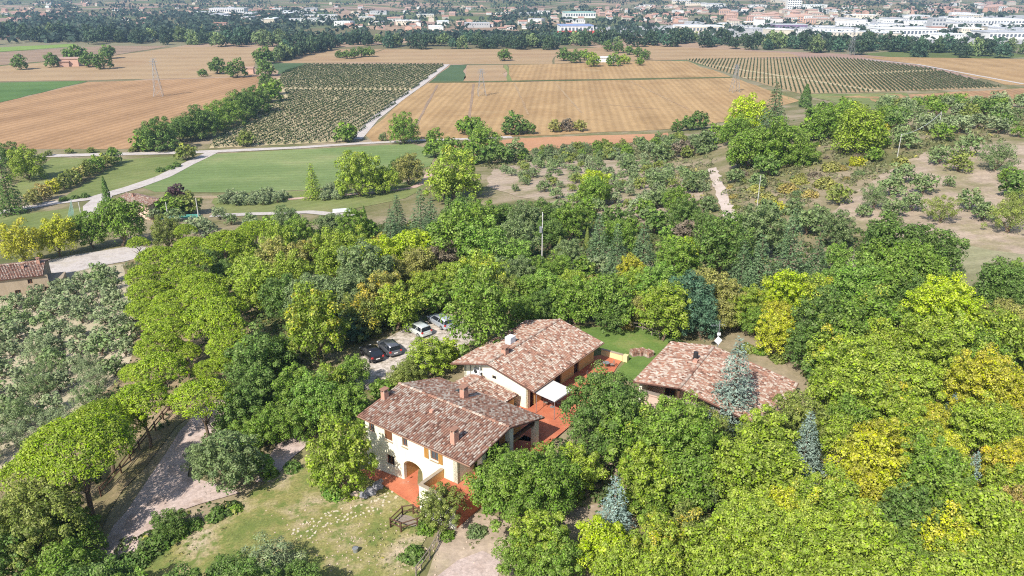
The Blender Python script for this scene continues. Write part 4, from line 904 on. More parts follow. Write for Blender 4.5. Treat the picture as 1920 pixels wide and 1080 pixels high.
def spread(n, r, fn, tries=14):
    """n points from fn() kept apart (best candidate)"""
    P = [fn()]
    for _ in range(n - 1):
        c = [fn() for _ in range(tries)]; A = np.array(P); P.append(max(c, key=lambda q: ((A - q) ** 2).sum(1).min()))
    return np.array(P)
def broadleaf(seed, nb=58, per=170, leaf=.046, br=(.20, .34), sq=1.05, mat=None, rag=.17):
    r = np.random.default_rng(seed); lob = sphere(5, r)
    def f():
        d = sphere(1, r)[0]; d[2] = d[2] if d[2] > -.45 else -d[2]
        k = .72 + .18 * max(0, (lob @ d).max()) + rag * r.normal(); return d * k * np.array([1, 1, sq])
    B = spread(nb, r, f); rad = r.uniform(*br, nb)
    C, N, k = blob_leaves(B, rad, per, r)
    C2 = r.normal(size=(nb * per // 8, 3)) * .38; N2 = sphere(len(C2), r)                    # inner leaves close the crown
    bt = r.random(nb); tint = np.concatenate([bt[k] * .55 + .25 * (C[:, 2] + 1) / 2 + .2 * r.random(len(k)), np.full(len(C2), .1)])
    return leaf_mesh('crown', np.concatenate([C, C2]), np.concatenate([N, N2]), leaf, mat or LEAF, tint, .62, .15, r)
def pine_crown(seed, nb=105, per=90, leaf=.036):
    r = np.random.default_rng(seed)
    def f():
        a = r.uniform(0, 2 * math.pi); q = math.sqrt(r.random()) * .96; k = 1 + .1 * math.sin(3 * a + seed) + .06 * math.sin(5 * a)
        return np.array([q * math.cos(a) * k, q * math.sin(a) * k, .78 * math.sqrt(max(0, 1 - q * q)) - .30 - (.10 * r.random())])
    B = spread(nb, r, f, 10); rad = r.uniform(.10, .17, nb)
    C, N, k = blob_leaves(B, rad, per, r, .6, .8)
    # thin underside
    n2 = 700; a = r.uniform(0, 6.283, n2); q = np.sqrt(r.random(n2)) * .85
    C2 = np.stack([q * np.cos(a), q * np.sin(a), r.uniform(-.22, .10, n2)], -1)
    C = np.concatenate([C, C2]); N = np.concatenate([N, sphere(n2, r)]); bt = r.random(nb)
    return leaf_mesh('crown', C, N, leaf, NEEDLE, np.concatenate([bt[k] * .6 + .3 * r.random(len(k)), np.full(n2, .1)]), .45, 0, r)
def conifer(seed, ht=3.0, tiers=17, nbr=12, leaf=.055, droop=.30, weep=0.0, dens=1.0):
    r = np.random.default_rng(seed); C, N, T = [], [], []
    for t in range(tiers):
        s = t / (tiers - 1); z = ht * (.10 + .88 * s); Rr = (1 - s) ** .85 * .98 + .05; nb = max(4, int(nbr * (1 - .55 * s)))
        for b in range(nb):
            a = 2 * math.pi * (b + r.random() * .8) / nb + t * 1.7; L = Rr * r.uniform(.78, 1.12); bt = r.random()
            m = max(5, int(dens * 26 * L + 5)); q = r.uniform(.12, 1, m) ** .8; wd = .16 * (1.05 - q) + .035
            off = r.normal(size=m) * wd; zz = z - droop * L * q ** 1.6 + r.normal(size=m) * .022 - weep * np.abs(off) + .05 * (1 - q)
            ca, sa = math.cos(a), math.sin(a)
            C.append(np.stack([ca * q * L - sa * off, sa * q * L + ca * off, zz], -1))
            nn = np.stack([np.full(m, ca * .35), np.full(m, sa * .35), np.full(m, .9)], -1) + r.normal(size=(m, 3)) * .38
            N.append(nn / np.linalg.norm(nn, axis=1, keepdims=True)); T.append(.5 * bt + .4 * r.random(m))
    return leaf_mesh('crown', np.concatenate(C), np.concatenate(N), leaf, NEEDLE, np.concatenate(T), .38, 0, r)
def cypress(seed, ht=8.0, n=3600):
    r = np.random.default_rng(seed); s = r.random(n) ** 1.1; z = ht * s; Rr = np.sin(np.pi * np.clip(s * .92 + .08, 0, 1) ** .55) ** .7 * (1 - s * .25) + .04
    a = r.uniform(0, 6.283, n); q = Rr * (1 - .35 * r.random(n) ** 2) * (1 + .15 * np.sin(z * 3 + 3 * a))
    C = np.stack([q * np.cos(a), q * np.sin(a), z + .1], -1); N = np.stack([np.cos(a), np.sin(a), np.full(n, .5)], -1) + r.normal(size=(n, 3)) * .4; N /= np.linalg.norm(N, axis=1, keepdims=True)
    return leaf_mesh('crown', C, N, .15, NEEDLE, r.random(n) * .6, .4, 0, r)
def bush(seed, nb=16, per=80, leaf=.10, mat=None):
    r = np.random.default_rng(seed)
    def f():
        d = sphere(1, r)[0]; d[2] = abs(d[2]); return d * np.array([.75, .75, .7]) * r.uniform(.6, 1.05)
    B = spread(nb, r, f, 6); C, N, k = blob_leaves(B, r.uniform(.25, .4, nb), per, r); bt = r.random(nb)
    C[:, 2] = np.abs(C[:, 2]) * .95
    return leaf_mesh('crown', C, N, leaf, mat or LEAF, bt[k] * .6 + .3 * r.random(len(k)), .6, .1, r)
def limb_mesh(seed, top, r0, spread_=.5, nl=5, mat=BARK, fork=.45, kinks=.06, twigs=0):
    r = random.Random(seed); m = MB()
    def limb(p, d, L, rad, depth_):
        pts, rr = [p], [rad]; q = Vector(p); dd = Vector(d)
        for k in range(3):
            dd = (dd + Vector((r.gauss(0, kinks * 2), r.gauss(0, kinks * 2), .05))).normalized(); q = q + dd * L / 3; pts.append(tuple(q)); rr.append(rad * (1 - .28 * (k + 1)))
        m.tube(pts, rr, 6 if depth_ == 0 else 4)
        if depth_ < twigs:
            for k in range(4):
                b = Vector(pts[1 + k % 3]); limb(tuple(b), (dd + Vector((r.gauss(0, .7), r.gauss(0, .7), r.uniform(0, .5)))).normalized(), L * .55, rad * .45, depth_ + 1)
    h = top * fork; pts = [(0, 0, -.15)]; rr = [r0 * 1.35]
    for k in range(3): pts.append((r.gauss(0, kinks), r.gauss(0, kinks), h * (k + 1) / 3)); rr.append(r0 * (1 - .12 * k))
    m.tube(pts, rr, 8)
    for i in range(nl):
        a = 2 * math.pi * i / nl + r.random(); d = Vector((math.cos(a) * spread_, math.sin(a) * spread_, 1)).normalized()
        limb(pts[-1] if i % 2 == 0 else pts[-2], d, (top - h) * r.uniform(.8, 1.1), r0 * .6, 0)
    return m.mesh('trunk', mat)
P = {}
P['B'] = [broadleaf(1), broadleaf(2, 70, 140, .044, (.16, .28), 1.15), broadleaf(3, 52, 190, .048, (.20, .33), .95), broadleaf(4, 84, 115, .042, (.13, .24), 1.1, rag=.16), broadleaf(5, 46, 200, .047, (.18, .36), 1.2, rag=.18), broadleaf(6, 64, 150, .044, (.15, .32), 1.05, rag=.2)]
P['BH'] = [broadleaf(7, 120, 220, .029, (.11, .24), 1.1, rag=.15), broadleaf(8, 96, 260, .031, (.13, .28), 1.0, rag=.18)]; P['PH'] = [pine_crown(24, 210, 150, .024)]
P['b'] = [broadleaf(11, 26, 44, .125, (.24, .38)), broadleaf(12, 30, 40, .12, (.22, .34), 1.15), broadleaf(13, 24, 46, .13, (.25, .42), .9)]
P['P'] = [pine_crown(21), pine_crown(22, 90, 100, .038), pine_crown(23, 120, 76, .034)]
P['S'] = [conifer(31, dens=1.6), conifer(32, 3.4, 19, 12, .05, .35, dens=1.6), conifer(33, 2.6, 15, 13, .055, .25, dens=1.6)]
P['L'] = [conifer(35, 3.0, 17, 13, .046, .22, .25, 1.7), conifer(36, 2.6, 13, 13, .046, .30, .3, 1.7)]      # blue cedars
P['C'] = [cypress(41), cypress(42, 7.0)]
P['O'] = [broadleaf(51, 36, 150, .042, (.2, .34), .9, OLEAF, .2), broadleaf(52, 32, 160, .042, (.2, .36), .8, OLEAF, .22), broadleaf(53, 40, 135, .040, (.18, .32), .95, OLEAF, .24)]
P['o'] = [broadleaf(54, 16, 40, .13, (.28, .42), .85, OLEAF, .15), broadleaf(55, 18, 36, .12, (.25, .4), .9, OLEAF, .18)]
P['K'] = [bush(61), bush(62, 20, 70, .09), bush(63, 13, 90, .11)]
TR = {'B': [limb_mesh(i, 1.5, .07, .7, 6) for i in (1, 2)], 'P': [limb_mesh(i, 1.95, .055, .75, 7, BARK, .62) for i in (3, 4)],
      'O': [limb_mesh(i, 1.0, .11, .9, 5, BARK, .3) for i in (5, 6)], 'D': [limb_mesh(i, 2.0, .05, .6, 9, PALEBARK, .3, .08, 2) for i in (7, 8)]}
st_ = MB().tube([(0, 0, -.1), (0, 0, 1.5), (0, 0, 2.9)], [.075, .05, .01], 7); TR['S'] = [st_.mesh('trunk', BARK)]
st_ = MB().tube([(0, 0, -.2), (0, 0, 3), (0, 0, 7)], [.3, .18, .03], 7); TR['C'] = [st_.mesh('trunk', BARK)]
TR['b'] = TR['B']; TR['o'] = TR['O']; TR['L'] = TR['S']; TR['K'] = [limb_mesh(9, .8, .05, 1.0, 6, BARK, .15)]
# kind: (object name, category, crown centre height in crown radii as seen, crown lift)
KIND = {'B': ('broadleaf_tree', 'tree', 1.45, 1.45), 'P': ('umbrella_pine', 'tree', 2.05, 1.95), 'S': ('spruce_tree', 'tree', 1.35, 0), 'L': ('blue_cedar', 'tree', 1.35, 0), 'C': ('cypress_tree', 'tree', 4.0, 0),
        'O': ('olive_tree', 'tree', 1.0, 1.0), 'K': ('garden_shrub', 'shrub', .5, 0), 'D': ('bare_tree', 'tree', 1.2, 0)}
COLR = {'yg': ((.255, .345, .036), 'yellow-green'), 'ygb': ((.36, .47, .018), 'bright lime-green'), 'g': ((.165, .265, .035), 'mid-green'), 'lg': ((.19, .32, .05), 'light green'), 'dg': ((.125, .205, .042), 'dark green'),
        'go': ((.38, .385, .03), 'golden'), 'ye': ((.42, .45, .03), 'yellow'), 'or': ((.33, .27, .075), 'orange'), 'bz': ((.30, .30, .075), 'bronze'), 'gg': ((.17, .235, .085), 'grey-green'), 'bg': ((.08, .155, .085), 'blue-green'),
        'pi': ((.24, .33, .02), 'bright green'), 'sp': ((.13, .20, .085), 'dull green'), 'bs': ((.25, .35, .30), 'silvery blue'), 'bs2': ((.22, .295, .235), 'sage-blue'), 'ov': ((.215, .27, .125), 'silvery'), 'ol': ((.20, .245, .05), 'olive-green'), 'pu': ((.10, .055, .06), 'purple'), 'br': ((.20, .165, .11), 'brownish')}
GRP = {'B': 'broadleaf trees round the farm', 'P': 'umbrella pines of the grove', 'S': 'conifers in the wood', 'L': 'blue cedars', 'C': 'cypresses', 'O': 'olive trees', 'K': 'garden shrubs', 'D': 'bare trees'}
HUMAN = {'B': 'broadleaf tree', 'P': 'umbrella pine', 'S': 'conifer', 'L': 'cedar', 'C': 'cypress', 'O': 'olive tree', 'K': 'shrub', 'D': 'leafless pale tree'}
LAND = [('the front farmhouse', 780, 800), ('the rear farmhouse', 990, 665), ('the annex roof', 1330, 705), ('the parked cars', 765, 640), ('the gravel drive', 350, 890), ('the lawn', 620, 960), ('the dense olive grove', 110, 680),
        ('the gravel yard', 190, 485), ('the little stone house', 258, 385), ('the green meadow', 560, 318), ('the left vineyard', 600, 190), ('the hill track', 1352, 368), ('the bare clearing', 1740, 400), ('the back lawn', 1190, 640),
        ('the white pole', 1016, 475), ('the pergola', 642, 408), ('the forecourt', 860, 1060), ('the great stubble field', 1000, 190), ('the lower right corner', 1900, 1070), ('the ruined field farm', 130, 118), ('the dry slope', 1830, 520), ('the tall cedar', 1153, 930), ('the pale cedar', 1825, 885), ('the lime-green crown', 1768, 588), ('the pines', 330, 560)]
TREES = []
def tree(kind, u, v, wpx, col, autumn=0.0, zs=1.0, label=None, group=None):
    nm, cat, hc, lift = KIND[kind]; wpx *= .76 if (kind == 'B' and 250 < v < 430 and u > 1140 and wpx < 84) else 1; wpx *= {'B': .87, 'O': .86, 'P': 1.0, 'K': .95, 'L': 1.12, 'S': 1.1}.get(kind, 1)
    p = at(u, v, 0); Rr = wpx / 2 * depth(p) / FOC
    if kind == 'B': hc = (.85 if wpx > 30 else .95) if v < 300 else (1.0 if v < 400 else 1.3)
    for _ in range(3):
        p = at(u, v, hc * Rr * zs); q = (p[0], p[1], p[2] + hc * Rr * zs); Rr = wpx / 2 * depth(q) / FOC
    c = np.array(COLR[col][0]) * random.uniform(.92, 1.08)
    TREES.append(dict(kind=kind, u=u, v=v, w=wpx, col=col, au=autumn, p=p, R=Rr, c=c, zs=zs, label=label, group=group, lift=hc))
ORD = ['nearest', 'second nearest', 'third nearest', 'fourth nearest', 'fifth nearest', 'sixth nearest', 'seventh nearest', 'eighth nearest', 'ninth nearest', 'tenth nearest', 'eleventh nearest', 'twelfth nearest'] + ['very distant'] * 60
def finish_trees():
    groups = {}
    for t in TREES:
        if t['label']: continue
        L = min(LAND, key=lambda l: math.hypot(t['u'] - l[1], (t['v'] - l[2]) * 1.5)); du, dv = t['u'] - L[1], t['v'] - L[2]
        dr = ('right of' if du > 0 else 'left of') if abs(du) > 1.2 * abs(dv) else ('behind' if dv < 0 else 'in front of')
        sz = 'large ' if t['R'] > 4.2 else ('small ' if t['R'] < 2.2 else '')
        a = 'gold-tipped ' if t['au'] > .3 else ''
        t['base'] = f"{sz}{a}{COLR[t['col']][1]} {HUMAN[t['kind']]} {dr} {L[0]}"; t['d'] = math.hypot(du, dv)
        groups.setdefault(t['base'], []).append(t)
    for b, ts in groups.items():
        ts.sort(key=lambda t: t['d'])
        for i, t in enumerate(ts): t['label'] = b if len(ts) == 1 else f"{b}, {ORD[i]} such"
    for i, t in enumerate(TREES):
        k = t['kind']; nm, cat, hc, lift = KIND[k]; nm = 'scrub_tree' if t['group'] == 'scrub belt trees' else ('hedge_tree' if t['group'] else ('field_tree' if t['v'] < 300 else nm)) if k == 'B' else nm; lo = t['w'] < 44 and k in 'BO'; kk = k.lower() if lo else k
        hk = kk + 'H' if (t['w'] > 118 and kk in 'BP') else kk
        Rr = t['R']; r = random.Random(i); dl = 0.0
        if k == 'B': lift = t.get('lift', 1.0); dl = lift - 1.45
        e = empty(nm, (t['p'][0], t['p'][1], t['p'][2] - .1), r.uniform(0, 6.28), t['label'], cat, t['group'] or GRP[k], (Rr * r.uniform(.94, 1.06), Rr * r.uniform(.94, 1.06), Rr * t['zs']))
        if k != 'D':
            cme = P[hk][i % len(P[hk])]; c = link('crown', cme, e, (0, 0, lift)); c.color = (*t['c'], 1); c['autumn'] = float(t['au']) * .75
        link('trunk', TR[kk][i % len(TR[kk])], e, (0, 0, dl))
def parse(txt):
    for s in txt.replace('\n', ' ').split(';'):
        a = s.split()
        if not a: continue
        tree(a[0], float(a[1]), float(a[2]), float(a[3]), a[4], float(a[5]) if len(a) > 5 else 0.0, float(a[6]) if len(a) > 6 else 1.0)

parse('''P 295 476 74 pi;P 346 483 84 pi;P 358 456 62 pi;P 419 446 78 pi;P 477 423 56 pi;P 458 437 54 pi;P 271 512 76 pi;P 346 517 78 pi;P 375 529 84 pi;P 277 542 80 pi;P 388 552 86 pi;P 320 560 70 pi;P 270 574 66 pi;
P 404 578 100 pi;P 308 590 88 pi;P 408 602 104 pi;P 312 616 84 pi;P 428 640 84 pi;P 296 645 86 pi;P 300 684 96 pi;P 252 694 56 pi;P 392 688 62 pi;P 262 742 112 pi;P 376 738 108 pi .1;P 188 780 122 pi;P 142 824 185 pi;
P 50 880 115 pi;P 236 786 74 pi;P 258 452 42 pi;P 346 429 42 pi;P 420 676 66 pi;P 346 655 60 pi
;B 82 985 176 ol .1 1.0;B 20 1062 120 dg;B 30 985 90 g;B 140 1010 90 g
;B 456 467 52 yg .2;B 458 492 56 yg .1;B 470 515 72 yg;B 523 460 78 yg;B 521 490 72 bz .3;B 550 517 78 yg;B 481 546 88 yg;B 580 478 54 bz .5;B 508 425 44 g;B 537 421 62 gg;B 562 435 52 g;B 400 490 56 dg;B 418 516 52 dg;
B 533 562 82 dg;B 585 560 92 gg;B 590 612 122 yg .55 1.15;B 621 469 72 yg;B 664 469 64 yg .3;B 631 502 84 yg .2;B 717 487 78 ygb;B 771 473 84 ygb;B 717 456 38 bz .7;B 679 517 104 gg;B 733 517 62 bz .2;B 787 500 68 bz .1;
B 829 487 62 br;B 650 560 94 gg;B 717 556 88 bz .7;B 745 578 80 yg .4;B 679 592 78 ol .6;B 800 544 64 yg .5;B 815 564 48 g;B 846 517 54 yg;B 848 547 48 g;B 902 529 98 yg .45;B 905 586 132 g 0 1.1;B 954 552 64 ol .3;B 662 617 54 bg;
B 621 425 52 gg;B 662 427 64 g;B 688 434 44 g;S 733 432 62 sp;S 745 408 50 sp;S 790 430 72 sp;S 808 410 60 sp;C 683 405 13 dg;B 860 448 112 g;B 902 467 92 lg;B 860 408 72 dg;B 902 418 74 g;B 944 412 62 dg;B 985 420 72 gg;B 965 455 72 gg;
B 971 484 58 lg;B 938 508 48 gg;B 978 517 64 gg;B 985 550 64 g;B 985 592 58 g
;B 1012 412 64 dg;B 1070 415 64 g;B 1031 440 54 dg;C 1050 465 16 ol;C 1101 446 11 ol;S 1123 452 60 sp;S 1156 483 60 sp;S 1206 470 76 sp;B 1162 446 62 g;B 1069 479 54 gg;O 1130 497 46 ov;B 1181 425 44 g;B 1252 442 36 lg;B 1292 437 50 br;
B 1290 465 38 ygb;B 1269 492 78 g;B 1262 462 48 g;B 1354 468 112 dg;B 1319 430 54 dg;B 1385 440 64 g;S 1392 502 60 sp;B 1288 407 82 dg;B 1229 413 62 dg;K 1115 523 42 or;B 1183 510 56 go;K 1252 521 44 or;B 1188 530 52 yg .3;B 1240 540 82 lg;
B 1073 533 56 yg .3;B 1012 517 62 g;B 1017 542 62 lg;B 1046 505 52 g;B 1094 505 44 g .3;B 1075 566 82 g .15;B 1135 562 98 g;B 1018 577 62 dg;B 1048 585 40 lg;B 1146 590 62 dg;B 1188 583 52 bz;B 1207 580 52 yg;K 1175 606 38 or;B 1250 587 102 yg 0 .95;
B 1290 566 92 bg;B 1314 600 72 bg;B 1330 547 82 bz .3;B 1365 566 74 bz .2;B 1352 592 62 bz .2;B 1388 587 64 yg .3
;S 1481 482 86 sp;S 1530 492 72 sp;S 1424 508 80 sp;B 1432 437 92 gg;B 1515 415 64 gg;B 1570 432 64 gg;B 1573 487 52 lg .2;D 1603 500 46 br;B 1670 470 112 dg;B 1750 482 96 dg;B 1703 509 112 g;B 1645 497 82 g;B 1752 532 82 g;B 1605 541 92 lg;
B 1657 542 92 g;B 1703 559 82 dg;B 1575 532 62 lg;B 1473 555 88 ygb;B 1527 559 78 yg .45;B 1416 567 62 yg .4;B 1460 596 58 go;B 1452 628 74 ye;B 1416 602 54 g;B 1552 613 122 dg;B 1575 632 112 g;B 1638 602 112 g .3;B 1768 590 136 ygb;B 1512 654 74 dg;K 1400 648 40 ol;K 1428 655 36 g;K 1462 668 40 ol;
B 1530 690 50 dg;B 1875 541 92 dg;B 1907 525 64 g;B 1880 592 64 bz;B 1905 576 74 dg;B 1897 622 84 bz;B 1822 627 74 bz .3;B 1880 642 112 yg .4;B 1780 652 112 yg;B 1832 662 102 g;B 1712 657 112 yg .2;B 1645 652 92 yg .4;B 1562 674 92 yg .5;B 1617 674 92 yg .2
;B 1590 702 112 yg .2;B 1671 712 112 yg .45;B 1738 682 112 yg .1;B 1725 732 92 yg;B 1603 755 112 yg .1;B 1560 735 90 yg .2;B 1671 762 92 yg .5;B 1847 730 142 go .3;B 1890 766 92 go .4;L 1785 770 44 bs;B 1822 802 102 yg .2;B 1874 807 92 yg .5;B 1698 797 82 yg .1;
B 1747 792 72 go;B 1590 794 92 g .2;B 1496 788 92 ol .2;B 1446 822 84 ol;L 1511 838 86 bs2;B 1427 832 112 yg .1;B 1576 817 82 yg .2;B 1644 847 112 go .3;B 1630 886 122 ye .3;B 1725 832 92 yg .5;B 1765 852 82 ye;B 1738 886 112 g .2;B 1780 886 82 yg .2;
L 1825 884 58 bs 0 1.15;B 1874 886 92 go .6;B 1908 862 72 go .2;L 1914 850 34 bs;B 1896 922 92 yg .4;B 1440 887 112 yg .1;L 1478 905 60 bs2 0 .9
;B 1240 1028 112 yg .5;B 1295 1006 102 ol .5;B 1405 996 142 yg .1;B 1343 1036 122 yg .15;B 1466 967 102 ye .4;B 1547 960 142 yg .4;B 1592 930 100 go .3;B 1445 1028 142 yg .1;B 1527 1028 142 yg .15;B 1608 1028 132 yg;B 1682 1032 92 g .2;B 1702 975 112 dg;
B 1751 926 122 g .2;B 1771 1020 112 ye .4;B 1832 979 132 yg .1;B 1885 1008 112 yg .2;B 1812 1056 112 yg;B 1893 1062 112 yg .3;B 1908 957 82 or .2;B 1240 1088 100 yg .2;B 1350 1092 120 yg;B 1460 1098 120 yg .2;B 1570 1098 120 yg .1;B 1680 1098 120 yg .2;B 1790 1102 120 yg;B 1900 1104 120 yg .2
;B 1137 778 156 dg .1 1.05;B 1004 910 156 g 0 .9;B 940 922 112 g;B 930 880 92 g .1;B 1078 882 84 yg;B 1182 830 124 g .2;B 1268 826 150 g 0 1.05;B 1210 902 112 yg;B 1285 902 112 g;B 1318 815 96 ol .1;B 1318 916 70 gg;B 1225 936 74 g;B 1392 892 130 yg .1;
L 1153 945 88 bs 0 1.05;B 1128 1022 96 ygb .25;B 1013 1016 112 yg .2;B 975 1046 84 g;B 1042 1056 94 g;B 1152 1062 84 yg .3;B 1205 1076 64 yg;L 1378 722 108 bs2 0 1.0
;B 638 862 132 yg .3 1.12;K 625 915 60 lg;K 660 918 50 yg;B 590 758 96 lg;B 550 735 84 g .2;B 645 762 84 g;B 618 722 70 yg .3;B 560 790 70 g;B 480 682 104 dg;B 515 665 70 g;B 452 778 94 dg;D 402 788 70 br;B 428 868 124 gg 0 .9;O 380 858 64 gg;B 470 738 90 dg;B 500 800 72 g;B 460 820 60 g;
K 505 884 44 g;K 548 872 44 dg;B 490 872 46 lg;K 440 948 40 g;K 405 962 50 dg;K 330 992 60 g;K 362 978 50 dg;K 296 1014 66 dg;K 262 1040 70 dg;B 318 982 64 dg 0 .8;K 226 1056 70 dg;B 806 672 88 yg .2 .75;B 762 702 54 ol .1;K 716 722 60 g;B 842 660 44 ygb;K 745 705 40 ol;B 660 700 60 g;O 505 1052 96 ov;B 430 1085 90 dg;B 470 1122 120 dg;B 335 1128 110 dg;B 575 1118 84 dg;B 190 1112 120 dg;B 250 1150 120 g;B 120 1075 110 g;B 828 952 92 ol 0 .8;K 800 985 50 g;K 772 1034 62 dg;K 838 1000 40 g;
K 895 992 46 gg;K 240 1066 64 lg;B 560 1092 80 dg;K 800 925 40 gg
;B 40 457 72 go;B 105 445 68 ye;B 165 433 62 g;B 226 415 84 g;B 312 438 60 ol .3;B 330 366 36 pu;B 318 386 46 g;B 356 384 42 ol;C 197 356 17 dg;S 10 350 70 dg;B 20 300 54 dg;B 48 312 60 yg;B 347 286 36 ol .3;
S 585 343 42 yg;B 672 333 84 yg .2;B 722 339 52 yg;B 766 322 58 bz;B 748 318 40 dg;B 855 336 92 yg .3;B 838 350 50 g
;B 300 258 64 dg;B 340 246 54 dg;B 375 236 62 dg;B 400 226 52 g;B 430 214 52 g;B 455 202 54 dg;B 480 192 52 dg;B 505 176 42 g;B 497 152 24 dg;B 497 130 30 dg;B 495 106 36 dg;B 515 165 30 g;B 270 268 40 g
;B 648 250 42 g;B 757 247 58 g;B 718 258 16 gg;B 878 238 42 g;B 894 239 32 g;B 962 236 42 dg;B 988 240 28 dg;B 1040 238 24 bz;B 1062 236 24 br;B 1086 236 24 bz;B 460 262 30 ol;B 814 258 30 g;B 815 280 40 g;B 845 285 46 g;B 905 275 66 g;B 930 290 50 dg;B 882 292 44 g;B 965 285 40 gg;
B 1290 232 30 dg;B 1310 230 36 dg;B 1270 238 22 dg;B 380 137 16 dg;B 407 126 30 dg;B 443 131 34 dg;B 946 104 24 dg;B 36 119 28 dg;B 97 115 26 dg;B 140 101 34 dg;B 165 114 28 dg;B 192 116 32 dg;B 201 98 28 dg;
B 1058 104 24 dg;B 1078 108 24 dg;B 1096 104 22 g;B 1112 114 26 yg;B 1150 114 24 g;B 1170 112 20 yg;B 1200 116 16 g;B 635 103 14 dg;B 650 103 18 dg;B 664 101 18 dg;B 678 99 18 dg;B 692 98 20 dg;
B 1140 88 20 dg;B 1160 91 20 dg;B 1180 95 18 dg;B 1196 99 18 dg;B 1210 104 18 dg
;B 1410 284 84 g;B 1462 277 92 g;B 1502 290 72 g;B 1440 310 60 dg;B 1610 252 92 yg .35;B 1562 236 72 g;B 1540 215 50 dg;S 1452 208 62 sp;B 1402 214 70 ygb;C 1512 176 22 dg 0 .55;C 1580 194 16 yg 0 .4;B 1115 354 60 ygb;B 1115 362 62 g;B 1650 262 50 g;B 1590 215 50 g;B 1520 245 50 g;B 1905 350 66 dg;B 1890 330 40 g
;O 1765 395 56 ol;O 1675 390 42 gg;O 1640 370 52 gg;O 1710 378 46 gg;O 1672 350 46 gg;O 1695 325 46 gg;O 1732 345 46 gg;O 1820 375 46 gg;O 1847 397 42 gg;O 1895 410 66 ol;O 1907 382 52 ol;O 1800 303 46 ol;O 1815 272 46 gg;O 1872 294 62 gg;O 1572 365 44 ol;O 1762 290 42 gg;O 1620 395 30 gg;O 1780 340 24 gg;
K 1420 350 40 bz;K 1440 370 44 bz .5;K 1480 350 44 or;K 1500 335 40 bz;K 1460 385 40 go;K 1550 340 50 bz;K 1520 360 40 or;B 1490 390 44 gg;B 1440 395 50 gg;B 1535 400 46 gg;K 1660 235 30 go;K 1610 300 40 go;B 1640 290 40 g;K 1690 300 40 bz;K 1560 310 44 bz;B 1380 330 40 gg;B 1300 345 50 gg;B 1270 380 70 g;B 1230 375 50 gg;B 1330 385 40 gg;B 1210 395 50 g;
B 1420 340 44 gg;B 1385 300 44 gg;B 1240 290 50 gg;B 1280 280 50 br;B 1320 270 56 gg;B 1345 255 50 g;B 1180 310 40 gg;B 1380 250 56 g;B 1230 340 44 gg;B 1050 395 44 gg;B 1100 395 40 g;B 1150 410 60 dg;B 1180 400 30 gg''')
# scattered olives: the dense grove, the rows by the meadow, the terraces of the hillside
def inpoly(u, v, P_):
    c = False
    for i in range(len(P_)):
        (x1, y1), (x2, y2) = P_[i], P_[i - 1]
        if (y1 > v) != (y2 > v) and u < (x2 - x1) * (v - y1) / (y2 - y1) + x1: c = not c
    return c
def scatter_rows(poly, sp, rowsp, ang, col, rad, label, group, kind='O', jit=.3, keep=1.0, cap=999):
    W = np.array([at(*q)[:2] for q in poly]); lo, hi = W.min(0) - 10, W.max(0) + 10; ce = (lo + hi) / 2; D = np.linalg.norm(hi - lo) / 2; n = 0
    for a in np.arange(-D, D, rowsp):
        for b in np.arange(-D, D, sp):
            x = ce[0] + a * math.cos(ang) - b * math.sin(ang) + random.gauss(0, jit); y = ce[1] + a * math.sin(ang) + b * math.cos(ang) + random.gauss(0, jit)
            if not inpoly(x, y, [tuple(q) for q in W]) or random.random() > keep or n >= cap: continue
            z = float(hgt(x, y)); r_ = random.uniform(*rad); u, v = pix((x, y, z + r_)); n += 1
            us = [q[0] for q in poly]; vs2 = [q[1] for q in poly]; fu, fv = (u - min(us)) / (max(us) - min(us)), (v - min(vs2)) / (max(vs2) - min(vs2))
            if not (-60 < u < 1980 and v < 1130): continue
            cc = random.choice(col.split(',')); ir = int(round((a + D) / rowsp)) + 1; ib = int(round((b + D) / sp)) + 1
            lab_ = label + (', ' + ('upper' if fv < .5 else 'lower') + ' ' + ('left' if fu < .34 else 'middle' if fu < .67 else 'right') + ' part' if max(us) - min(us) > 150 else '')
            TREES.append(dict(kind=kind, u=u, v=v, w=2 * r_ * FOC / depth((x, y, z)), col=cc, au=0, p=np.array([x, y, z]), R=r_, c=np.array(COLR[cc][0]) * random.uniform(.82, 1.15), zs=random.uniform(.85, 1.1), label=lab_, group=group))
scatter_rows([(-30, 620), (30, 575), (100, 538), (226, 514), (240, 565), (248, 655), (214, 728), (130, 800), (30, 878), (-40, 890)], 4.0, 5.7, R(-32), 'ov,ov,ov,gg', (1.35, 1.9), 'rounded silvery olive tree in the close rows of the dense grove', 'olive trees of the dense grove', jit=.45)
scatter_rows([(415, 372), (540, 368), (545, 382), (420, 388)], 2.8, 4.0, R(5), 'ov', (1.2, 1.7), 'small silvery olive tree in the hedge-like row below the green meadow', 'olive row below the meadow')
scatter_rows([(590, 362), (650, 356), (660, 372), (600, 378)], 3, 4, R(5), 'ov', (1.2, 1.6), 'small silvery olive tree beside the reddish track below the meadow', 'olives beside the reddish track')
scatter_rows([(290, 400), (420, 392), (470, 420), (470, 445), (400, 450), (290, 420)], 6, 6, R(20), 'ov,gg,ov', (1.5, 2.6), 'grey olive tree in the garden between the stone house and the pines', 'garden olives near the stone house', jit=1.2, keep=.75)
scatter_rows([(930, 325), (1010, 300), (1120, 298), (1210, 300), (1320, 330), (1330, 395), (1240, 425), (1170, 410), (1060, 385), (950, 355)], 6.2, 6.6, R(15), 'ov,gg,gg,ol', (1.0, 1.75), 'small grey-green olive tree dotted over the bare hillside terraces', 'olives on the bare hillside', jit=1.0, keep=.85)
